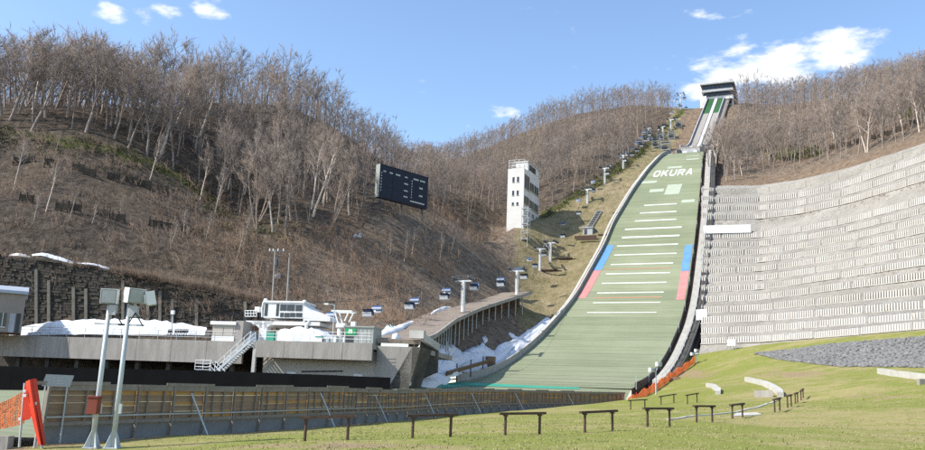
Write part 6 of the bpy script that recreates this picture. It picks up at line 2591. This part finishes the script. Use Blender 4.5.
# ------------------------------------------------------------------ back of the fence round the outrun
def build_fence():
    P = lerp_path(FP, 2000)
    d = np.r_[0, np.cumsum([(P[i + 1] - P[i]).length for i in range(len(P) - 1)])]
    T = thing('outrun_fence', 'weathered timber fence with grey skirt seen from behind along the outrun', 'fence', FP[2])
    B = 2.1
    n = int(d[-1] / B)
    at_d = lambda q: Vector((np.interp(q, d, [p.x for p in P[::1]]), np.interp(q, d, [p.y for p in P]), np.interp(q, d, [p.z for p in P])))
    rows = [('board', .78, .29), ('board', 1.075, .25), ('board', 1.33, .15), ('board', 1.485, .27), ('board', 1.76, .19)]
    M = {}

    def m_box(key, size, m):
        if key not in M:
            mb = MB(); mb.box((0, 0, 0), size)
            M[key] = mb.mesh(key[0], m)
        return M[key]
    q = random.Random(17)
    loc0 = Vector(T.location)
    dark_props = []
    for k in range(n):
        a, c = at_d(k * B), at_d((k + 1) * B)
        dd = c - a; dd.z = 0
        rz = math.atan2(dd.y, dd.x)
        u_ = dd.normalized()
        back = Vector((-u_.y, u_.x, 0))                       # towards the outrun
        f = back * -1
        mid = (a + c) / 2
        t = k / n
        hs = 1.0 - .13 * max(0, (t - .45) / .55)
        sl = math.atan2(c.z - a.z, dd.length)

        def put(name, mesh, off, z, tilt=True):
            o = bpy.data.objects.new(name, mesh)
            o.location = mid + off + UPV * (z * hs) - loc0
            o.rotation_euler = (0, -sl if tilt else 0, rz)
            link(o, T)
            return o
        for name, z, h in rows:
            col = 'fence_orange' if (z in (1.33, 1.76) and q.random() < .6) or (z == .78 and q.random() < .18) else 'fence_board'
            put(name, m_box((name, h, col), (B - .03, .035, h), col), back * (.06 + q.uniform(-.012, .012)), z + h / 2 + q.uniform(-.012, .012))
        put('top_rail', m_box(('top_rail',), (B - .01, .10, .24), 'fence_frame'), f * .02, 2.05)
        if k % 3 == 0 and k < 34:
            put('top_plank', m_box(('top_plank',), (B * 1.5, .03, .13), 'fence_frame'), f * .08, 2.2)
        put('skirt_panel', m_box(('skirt_panel',), (B - .02, .04, .78), 'fence_skirt'), back * .1 + UPV * .0, .28)
        put('lower_rail', m_box(('lower_rail',), (B - .01, .09, .14), 'fence_frame'), f * .03, .73)
        if k < 26:
            put('pipe_rail', m_box(('pipe_rail',), (B, .06, .06), 'steel'), f * .12, .98)
        for j in ((-.5, q.uniform(-.25, -.1), q.uniform(.1, .3)) if k < 30 and q.random() < .6 else (-.5, q.uniform(-.1, .1))):
            big = j == -.5
            o = bpy.data.objects.new('post', m_box(('post', big), (.09 if big else .055, .09 if big else .06, 2.45 if big else 1.35), 'fence_frame' if big or q.random() < .5 else 'rail_wood'))
            o.location = mid + u_ * (B * j) + f * (.06 if big else .045) + UPV * ((.9 if big else 1.3) * hs) - loc0
            o.rotation_euler = (q.uniform(-.02, .02), q.uniform(-.03, .03), rz)
            link(o, T)
        if k in (3, 8, 12, 17, 22, 27, 33, 39):
            mb = MB()
            p = mid + f * .1 + UPV * 1.85 * hs
            g_ = mid + f * 1.05 + u_ * .25
            g_.z = HL(g_.x, g_.y) - .1
            mb.tube(p, g_, .04, None, 6)
            mb.build('prop', 'galvanised', T)
    # white notice above the fence
    a = at(41.5, 386, 31.4)
    S = thing('notice_board', 'white notice board with rows of grey print above the fence', 'sign', Vector((a.x, a.y, HL(a.x, a.y))))
    c = at(69, 385.4, 32.2)
    e = (c - a); e.z = 0
    up = Vector((.06, .10, .43))
    MB().frame_box(a, e, Vector((.02, .05, 0)), up).build('board', 'house_grey', S)
    for k in range(3):
        MB().frame_box(a + e * .08 + up * (.22 + .24 * k) - Vector((.003, .012, 0)), e * (.84 - .1 * (k == 0)), Vector((.003, .008, 0)), up * .07).build('print_line', 'steel', S)
    for t in (.1, .9):
        p = a + e * t + Vector((0, .08, 0))
        MB().tube(Vector((p.x, p.y, HL(p.x, p.y) - .2)), p + UPV * .35, .03, None, 6).build('leg', 'galvanised', S)


build_fence()


# ------------------------------------------------------------------ orange nets
def net(mb, rows, strand=.03):
    """knotted net from a grid of places"""
    for r_ in rows:
        for a, c in zip(r_[:-1], r_[1:]):
            mb.beam(a, c, strand, strand)
    for i in range(len(rows) - 1):
        for j in range(len(rows[0])):
            mb.beam(rows[i][j], rows[i + 1][j], strand, strand)


def build_left_net():
    a, b_ = at(-30, 405, 31), at(24, 391.5, 31)
    a2, b2 = at(-30, 427, 31), at(24, 423, 31)
    T = thing('orange_safety_net', 'orange plastic safety net stretched up to the red padded frame', 'net', at(-5, 446, 31))
    rows = []
    q = random.Random(2)
    for i in range(11):
        t = i / 10
        l, r_ = a.lerp(a2, t), b_.lerp(b2, t)
        row = []
        for j in range(34):
            s = j / 33
            p = l.lerp(r_, s)
            p.z -= .22 * math.sin(math.pi * s) * (1 - t * .4)
            p.y += q.uniform(-.02, .02)
            row.append(p)
        rows.append(row)
    mb = MB(); net(mb, rows, .028)
    o = mb.build('mesh_net', 'orange_net', T); o['kind'] = 'stuff'
    p = at(-30, 427, 31)
    MB().tube(Vector((p.x, p.y, HL(p.x, p.y) - .5)), a + UPV * .1, .04, None, 6).build('stake', 'galvanised', T)
    # red padded A-frame
    g0 = at(31, 447, 30.3)
    z0 = HL(g0.x, g0.y)
    S = thing('padded_frame', 'red vinyl pad hung on a grey steel A-frame at the end of the fence', 'barrier pad', Vector((g0.x, g0.y, z0)))
    P = lambda u, v, Y=30.3: at(u, v, Y)
    mb = MB()
    rows = []
    for k in range(9):
        t = k / 8
        ul = 25.5 + (38.5 - 25.5) * t ** 1.3
        ur = 33.8 + (43.0 - 33.8) * t
        v = 380 + (445 - 380) * t
        rows.append([P(ul, v + 1.5 * (1 - t)), P((ul + ur) / 2, v - .4, 30.05), P(ur, v - 1.5 * (1 - t))])
    mb.grid(rows)
    rows2 = [[p + Vector((.03, .14, 0)) for p in r_] for r_ in rows]
    mb.grid(rows2)
    n = len(rows)
    for i in range(n - 1):
        for s in (0, 2):
            mb.quad(rows[i][s], rows[i + 1][s], rows2[i + 1][s], rows2[i][s])
    mb.build('pad', 'red_sheet', S)
    mb = MB(); mb.grid([[P(24.5, 386), P(34, 384)], [P(22.5, 408), P(36, 406)], [P(22, 421), P(30, 419)]])
    mb.grid([[P(24.5, 386, 30.6), P(34, 384, 30.6)], [P(22.5, 408, 30.6), P(36, 406, 30.6)], [P(22, 421, 30.6), P(30, 419, 30.6)]])
    mb.build('side_flap', 'red_sheet', S)
    for (u0, v0), (u1, v1) in (((24.8, 383), (19.2, 447)), ((31.5, 405), (38, 425)), ((38, 425), (34.2, 448)), ((33, 383), (42, 449))):
        MB().tube(P(u0, v0, 30.45), P(u1, v1, 30.45), .04, None, 6).build('frame_tube', 'galvanised', S)
    for u, v in ((25, 395.4), (35, 403.5), (20, 419), (24.6, 391)):
        MB().box(P(u, v, 30.2), (.1, .06, .1)).build('clip', 'white_paint', S)
    k0 = at(-30, 433.5, 30.6)
    mb = MB(); mb.frame_box(Vector((k0.x, k0.y, HL(k0.x, k0.y) - .3)), at(9, 433.5, 30.6) - k0, Vector((0, .4, 0)), UPV * .8)
    o = mb.build_top('concrete_block', 'concrete'); tag(o, 'long grey concrete block under the orange safety net', 'block')


build_left_net()


def build_right_net():
    base = [(628, 407, 104), (640, 401.5, 108), (652, 394, 114), (664, 386.5, 121), (676, 378.5, 128), (686, 370.5, 134), (695, 363, 139)]
    pts = []
    for u, v, Y in base:
        p = at(u, v, Y); p.z = HL(p.x, p.y)
        pts.append(p)
    L = lerp_path(pts, 150)
    q = random.Random(3)
    T = thing('orange_slope_net', 'orange net fence running up beside the foot of the landing slope', 'net', pts[0])
    rows = []
    for i in range(8):
        rows.append([p + UPV * (.08 + .92 * i / 7 * (1 + .18 * math.sin(j * .31) + q.uniform(-.03, .03))) + Vector((q.uniform(-.03, .03), q.uniform(-.05, .05), 0)) for j, p in enumerate(L)])
    mb = MB(); net(mb, rows, .05)
    o = mb.build('mesh_net', 'orange_net', T); o['kind'] = 'stuff'
    for j in range(0, 150, 12):
        MB().tube(L[j] - UPV * .3, L[j] + UPV * 1.2, .04, None, 6).build('stake', 'red_sheet', T)
    # brown hatch and its pale concrete head at the end of the drain
    a = at(668, 384, 124)
    S = thing('drain_hatch', 'rusty brown hatch on the drain mouth beside the orange net', 'hatch', a)
    rows = []
    for i in range(6):
        g_ = math.pi * i / 5
        rows.append([a + NX * (1.1 - 1.1 * math.cos(g_)) + UPV * (1.1 * math.sin(g_)), a + NX * (1.1 - 1.1 * math.cos(g_)) + UPV * (1.1 * math.sin(g_)) + AX * 1.8])
    mb = MB().grid(rows)
    mb.add([r_[0] for r_ in rows], [tuple(range(6))])
    mb.build('hatch_shell', 'timber', S)
    MB().frame_box(a - NX * .2 - UPV * .5 + AX * .1, NX * 2.6, AX * 1.6, UPV * .52).build('concrete_sill', 'concrete_pale', S)


build_right_net()


# ------------------------------------------------------------------ brown rails on the lawn
ORD = ['first', 'second', 'third', 'fourth', 'fifth', 'sixth', 'seventh', 'eighth', 'ninth', 'tenth', 'eleventh']


def build_rails():
    for k, ((ua, va), (ub, vb), Y, hpx) in enumerate(RAILS):
        a = at(ua, va, Y)
        # far post so that the rail is about 1.6 m long
        best = None
        for dy in np.arange(0, 1.6, .05):
            c = at(ub, vb, Y + dy)
            L_ = math.hypot(c.x - a.x, c.y - a.y)
            if best is None or abs(L_ - 1.45) < best[0]:
                best = (abs(L_ - 1.45), c)
        c = best[1]
        a.z, c.z = HL(a.x, a.y), HL(c.x, c.y)
        h = hpx * Y / F
        if k < 11:
            lab = 'brown timber rail on the lawn, %s of the curved row starting beside the light poles' % ORD[k]
            grp = 'rails of the curved row'
        else:
            lab = 'small brown timber rail near the orange net, %s of three from the fence' % ORD[k - 11]
            grp = 'rails near the orange net'
        T = thing('timber_rail', lab, 'rail', a.lerp(c, .5), grp)
        d = c - a; d.normalize()
        for p in (a + d * .06, c - d * .06):
            MB().tube(p - UPV * .35, p + UPV * (h - .06), .05, .046, 8).build('post', 'rail_wood', T)
        sd = Vector((d.y, -d.x, 0))
        MB().beam(a - d * .16 + UPV * (h - .02), c + d * .16 + UPV * (h - .02), .15, .085).build('top_beam', 'rail_wood', T)
        if k < 7:
            for p in (a + d * .06, c - d * .06):
                MB().box(p + UPV * (h - .09), (.13, .13, .05), math.atan2(d.y, d.x)).build('bracket', 'rail_wood', T)


build_rails()


# ------------------------------------------------------------------ floodlight poles at the fence
def flood(T, p, size, rz, tilt, name='floodlight'):
    R = Matrix.Rotation(rz, 3, 'Z') @ Matrix.Rotation(tilt, 3, 'X')
    mb = MB()
    w, d_, h = size
    mb.box(p, (w, d_, h), rot=R)
    o = mb.build(name, 'house_grey', T)
    mb = MB(); mb.box(p + R @ Vector((0, -d_ / 2 - .012, 0)), (w - .07, .02, h - .07), rot=R); mb.build('lens', 'steel', o)
    mb = MB(); mb.box(p + R @ Vector((0, d_ / 2 + .05, 0)), (w * .7, .1, h * .7), rot=R); mb.build('ballast_box', 'white_paint', o)
    mb = MB(); mb.box(p + R @ Vector((0, 0, h / 2 + .012)), (w + .03, d_ + .05, .022), rot=R)
    mb.box(p + R @ Vector((-w / 2 - .012, 0, 0)), (.022, d_ + .05, h + .02), rot=R); mb.box(p + R @ Vector((w / 2 + .012, 0, 0)), (.022, d_ + .05, h + .02), rot=R)
    mb.build('housing_rim', 'white_paint', o)


def build_flood_poles():
    for k, (ub, vb, ut, vt, lab) in enumerate(((92, 448, 110.8, 303, 'slim galvanised light pole with one square floodlight and a red box'), (112.5, 448, 128.5, 303, 'galvanised light pole with two white floodlights pointing apart'))):
        Y = 30.5
        p = at(ub, vb, Y); p.z = HL(p.x, p.y)
        t = at(ut, vt, Y); t.x, t.y = p.x + (.0), p.y
        t = Vector((p.x, p.y, at(ut, vt, Y).z))
        T = thing('light_pole', lab, 'light pole', p)
        MB().tube(p - UPV * .4, t, .095, .075, 12).build('shaft', 'galvanised', T, smooth=True)
        mb = MB()
        mb.box(p + UPV * .02, (.5, .5, .05))
        for i in range(4):
            a = math.pi / 4 + i * math.pi / 2
            e = Vector((math.cos(a), math.sin(a), 0))
            mb.prism([p + e * .08 + UPV * .04, p + e * .3 + UPV * .04, p + e * .08 + UPV * .62], Vector((-e.y, e.x, 0)) * .03)
        mb.build('base_flange', 'galvanised', T)
        MB().box(p + UPV * 1.35 + Vector((.12, -.02, 0)), (.1, .1, .34)).build('hand_hole', 'galvanised', T)
        if k == 0:
            flood(T, t + UPV * .22 + Vector((.02, -.12, 0)), (.54, .22, .50), .12, math.radians(4))
            mb = MB(); mb.beam(t - UPV * .75 - Vector((.45, 0, 0)), t - UPV * .75 + Vector((.75, 0, 0)), .06, .06)
            mb.build('cross_bar', 'galvanised', T)
            MB().box(t - UPV * .25 + Vector((.17, -.05, 0)), (.26, .2, .36)).build('gear_box', 'house_grey', T)
            bx = MB().box(at(93.8, 405.5, Y - .2), (.36, .28, .56), -.1).build('switch_box', 'red_box', T)
            MB().box(at(93.8, 405.5, Y - .2) + UPV * .3, (.42, .34, .05), -.1).build('box_lid', 'red_box', bx)
            MB().tube(t + Vector((.1, -.1, -.1)), t - UPV * .75 + Vector((.55, -.05, 0)), .022, None, 5).build('loose_cable', 'board_dark', T)
        else:
            flood(T, t + UPV * .26 + Vector((.16, -.06, 0)), (.56, .4, .50), .75, math.radians(6))
            flood(T, t + UPV * .20 + Vector((.70, .12, 0)), (.42, .26, .46), 1.9, math.radians(-14))
            MB().beam(t - UPV * .78 - Vector((.3, 0, 0)), t - UPV * .78 + Vector((.6, 0, 0)), .06, .06).build('cross_bar', 'galvanised', T)
            MB().beam(t + UPV * .02, t + UPV * .02 + Vector((.7, .1, 0)), .06, .06).build('arm', 'galvanised', T)
            MB().box(t - UPV * .3 + Vector((.2, -.03, 0)), (.3, .2, .4)).build('gear_box', 'house_grey', T)
            mb = MB(); mb.tube(t - UPV * .7 + Vector((.1, -.1, 0)), t - UPV * .35 + Vector((.3, -.15, 0)), .022, None, 5); mb.tube(t - UPV * .35 + Vector((.3, -.15, 0)), t - UPV * .8 + Vector((.6, -.1, 0)), .022, None, 5)
            mb.build('loose_cable', 'board_dark', T)
    # small twin lamp on the lawn's far side and one at the wall's corner
    for u, vb, vt, Y, lab, heads in ((656, 398, 372, 98, 'small light pole with two white lamp heads beside the orange net', ((651.6, 369.8), (658.6, 364.2))),
                                     (696.5, 366, 352, 138, 'low light pole with white lamp heads at the corner of the terraced wall', ((692.5, 354), (696.5, 350.5)))):
        p = at(u, vb, Y); p.z = HL(p.x, p.y)
        T = thing('lamp_pole', lab, 'light pole', p)
        t = Vector((p.x, p.y, at(u, vt, Y).z))
        MB().tube(p - UPV * .3, t, .09, .07, 8).build('shaft', 'galvanised', T)
        for (hu, hv) in heads:
            q = at(hu, hv, Y)
            MB().tube(t, q, .05, None, 6).build('arm', 'galvanised', T)
            hd = MB().box(q, (.62, .4, .46), .5).build('lamp_head', 'white_paint', T)
            MB().box(q + Vector((.18, -.22, 0)), (.4, .06, .34), .5).build('lens', 'steel', hd)


build_flood_poles()


# ------------------------------------------------------------------ kerbs, slabs and rocks on the lawn
def kerb(name, label, px, w, h, m='concrete_pale', Y0=25):
    pts = [ground_at(u, v, Y0, 135, HL) for u, v in px]
    T = thing(name, label, 'kerb', pts[0])
    n = max(3, int(sum((pts[i + 1] - pts[i]).length for i in range(len(pts) - 1)) / 1.2))
    P = lerp_path(pts, n + 1)
    for a, c in zip(P[:-1], P[1:]):
        a = Vector((a.x, a.y, HL(a.x, a.y))); c = Vector((c.x, c.y, HL(c.x, c.y)))
        e = (c - a).normalized() * .012
        MB().beam(a + e + UPV * (h / 2 - .15), c - e + UPV * (h / 2 - .15), w, h + .3).build('kerb_stone', m, T)


kerb('curved_kerb', 'short curved concrete kerb near the three small rails', [(708, 386.5), (713.6, 388), (718.5, 391.5), (718, 395)], .45, .35)
kerb('curved_kerb', 'long curved concrete kerb sweeping round the grey bench block', [(747, 381), (756, 383.2), (766, 386.5), (774, 390), (779.5, 394), (780.5, 397.5)], .5, .4)
kerb('path_edging', 'thin pale path edging curving across the lawn behind the rails', [(780, 399), (770, 403.5), (755, 408.5), (735, 413), (712, 415.6), (690, 416.8), (668, 420)], .16, .06)
kerb('lawn_kerb', 'long straight concrete kerb on the lawn below the rock bank', [(880, 373.5), (900, 376.5), (921, 380), (945, 384)], .5, .45)
a = ground_at(756, 397.5, 40, 120, HL); c = ground_at(773, 397.5, 40, 120, HL)
mb = MB(); mb.frame_box(Vector((a.x, a.y, HL(a.x, a.y) - .2)), c - a, Vector((.1, .7, 0)), UPV * .75)
tag(mb.build_top('bench_block', 'concrete'), 'grey concrete bench block inside the long curved kerb', 'block')
a = ground_at(920, 386, 40, 120, HL)
mb = MB(); mb.frame_box(Vector((a.x, a.y, HL(a.x, a.y) - .2)), Vector((1.6, .2, 0)), Vector((.1, .6, 0)), UPV * .65)
tag(mb.build_top('kerb_block', 'concrete'), 'grey concrete block at the end of the straight lawn kerb', 'block')
mb = MB()
q = [ground_at(u, v, 30, 120, HL) for u, v in ((733, 416.6), (762, 415.2), (757, 413.4), (736, 413.8))]
mb.prism([Vector((p.x, p.y, HL(p.x, p.y) - .1)) for p in q], UPV * .14)
tag(mb.build_top('paving_slab', 'concrete_pale'), 'flat pale paving slab beside the seventh rail', 'slab')


def build_rocks():
    r = np.random.RandomState(12)
    poly = [(752, 353.5), (790, 350), (830, 344.5), (880, 340.5), (935, 336), (935, 368), (880, 367), (840, 367), (810, 364), (780, 360)]

    def inside(u, v):
        c = False
        for (x0, y0), (x1, y1) in zip(poly, poly[1:] + poly[:1]):
            if (y0 > v) != (y1 > v) and u < (x1 - x0) * (v - y0) / (y1 - y0) + x0:
                c = not c
        return c
    ico_v, ico_f = [], []
    bm = bmesh.new(); bmesh.ops.create_icosphere(bm, subdivisions=1, radius=1)
    bm.verts.ensure_lookup_table()
    iv = np.array([tuple(v.co) for v in bm.verts]); jf = np.array([[v.index for v in f.verts] for f in bm.faces]); bm.free()
    # plan sampling: the polygon is drawn once on the ground
    corner = np.array([tuple(ground_at(u, v, 50, 140, HL)) for u, v in poly])
    x0, x1, y0, y1 = corner[:, 0].min(), corner[:, 0].max(), corner[:, 1].min(), corner[:, 1].max()
    V, Fs, k = [], [], 0
    n = 0
    xs, ys = r.uniform(x0, x1, 24000), r.uniform(y0, y1, 24000)
    zs = HL(xs, ys)
    us, vs = proj(xs, ys, zs)
    for x, y, z, u, v in zip(xs, ys, zs, us, vs):
        if not inside(u, v):
            continue
        s = r.uniform(.09, .27)
        vv = iv * (1 + r.uniform(-.22, .22, (len(iv), 1))) * np.array([s * r.uniform(.8, 1.4), s * r.uniform(.8, 1.4), s * r.uniform(.55, .9)])
        a = r.uniform(0, 6.28)
        M = np.array([[math.cos(a), math.sin(a), 0], [-math.sin(a), math.cos(a), 0], [0, 0, 1]])
        V.append(vv @ M + np.array([x, y, z + s * .25])); Fs.append(jf + k); k += len(iv)
        n += 1
        if n > 5200:
            break
    rows = []
    for i in range(14):
        t = i / 13
        lo = [(u_, np.interp(u_, [752, 780, 810, 840, 935], [353.5, 360, 364, 367, 368])) for u_ in np.linspace(757, 933, 60)]
        hi = [(u_, np.interp(u_, [752, 790, 830, 880, 935], [353, 350, 344.5, 340.5, 336])) for u_ in np.linspace(757, 933, 60)]
        row = []
        for (ua, va), (ub, vb) in zip(lo, hi):
            g_ = ground_at(ua, va + (vb - va) * t, 50, 140, HL)
            row.append(Vector((g_.x, g_.y, HL(g_.x, g_.y) + .04)))
        rows.append(row)
    bed = MB().grid(rows).build('rock_bed', 'rock_bed', smooth=True); bed['kind'] = 'structure'
    me = np_mesh('rock_bank', np.concatenate(V), np.concatenate(Fs), 'rock')
    o = bpy.data.objects.new('rock_bank', me); link(o); o['kind'] = 'stuff'
    o['label'] = 'bank of loose grey rocks below the terraced wall'; o['category'] = 'rocks'


build_rocks()


def build_grass():
    r = np.random.RandomState(5)
    n = 13000
    y = 19 + 45 * r.rand(n) ** 1.5
    u = r.uniform(-15, 945, n)
    x = (u - 462.5) / F * y * 1.03
    fs = fence_side(x, y)
    ok = fs > .25
    x, y = x[ok], y[ok]
    keep = (.5 + vnoise(x, y, 3, 15) + .6 * vnoise(x, y, .9, 16)) > r.rand(len(x)) * .9
    x, y = x[keep], y[keep]
    z = HL(x, y)
    m = len(x)
    V, k = [], 0
    for j in range(3):
        a = r.uniform(0, 6.28, m); h = r.uniform(.025, .075, m); w = .010 + .0003 * y
        dx, dy = np.cos(a) * w, np.sin(a) * w
        ox, oy = r.normal(0, .05, m), r.normal(0, .05, m)
        lx, ly = r.normal(0, .04, m), r.normal(0, .04, m)
        V.append(np.stack([np.c_[x + ox - dx, y + oy - dy, z - .01], np.c_[x + ox + dx, y + oy + dy, z - .01], np.c_[x + ox + lx, y + oy + ly, z + h]], 1).reshape(-1, 3))
    V = np.concatenate(V)
    me = np_mesh('grass_tufts', V, np.arange(len(V)).reshape(-1, 3), 'grass_blade')
    o = bpy.data.objects.new('grass', me); link(o); o['kind'] = 'stuff'; o['label'] = 'short tufts of spring grass on the lawn'; o['category'] = 'grass'


build_grass()
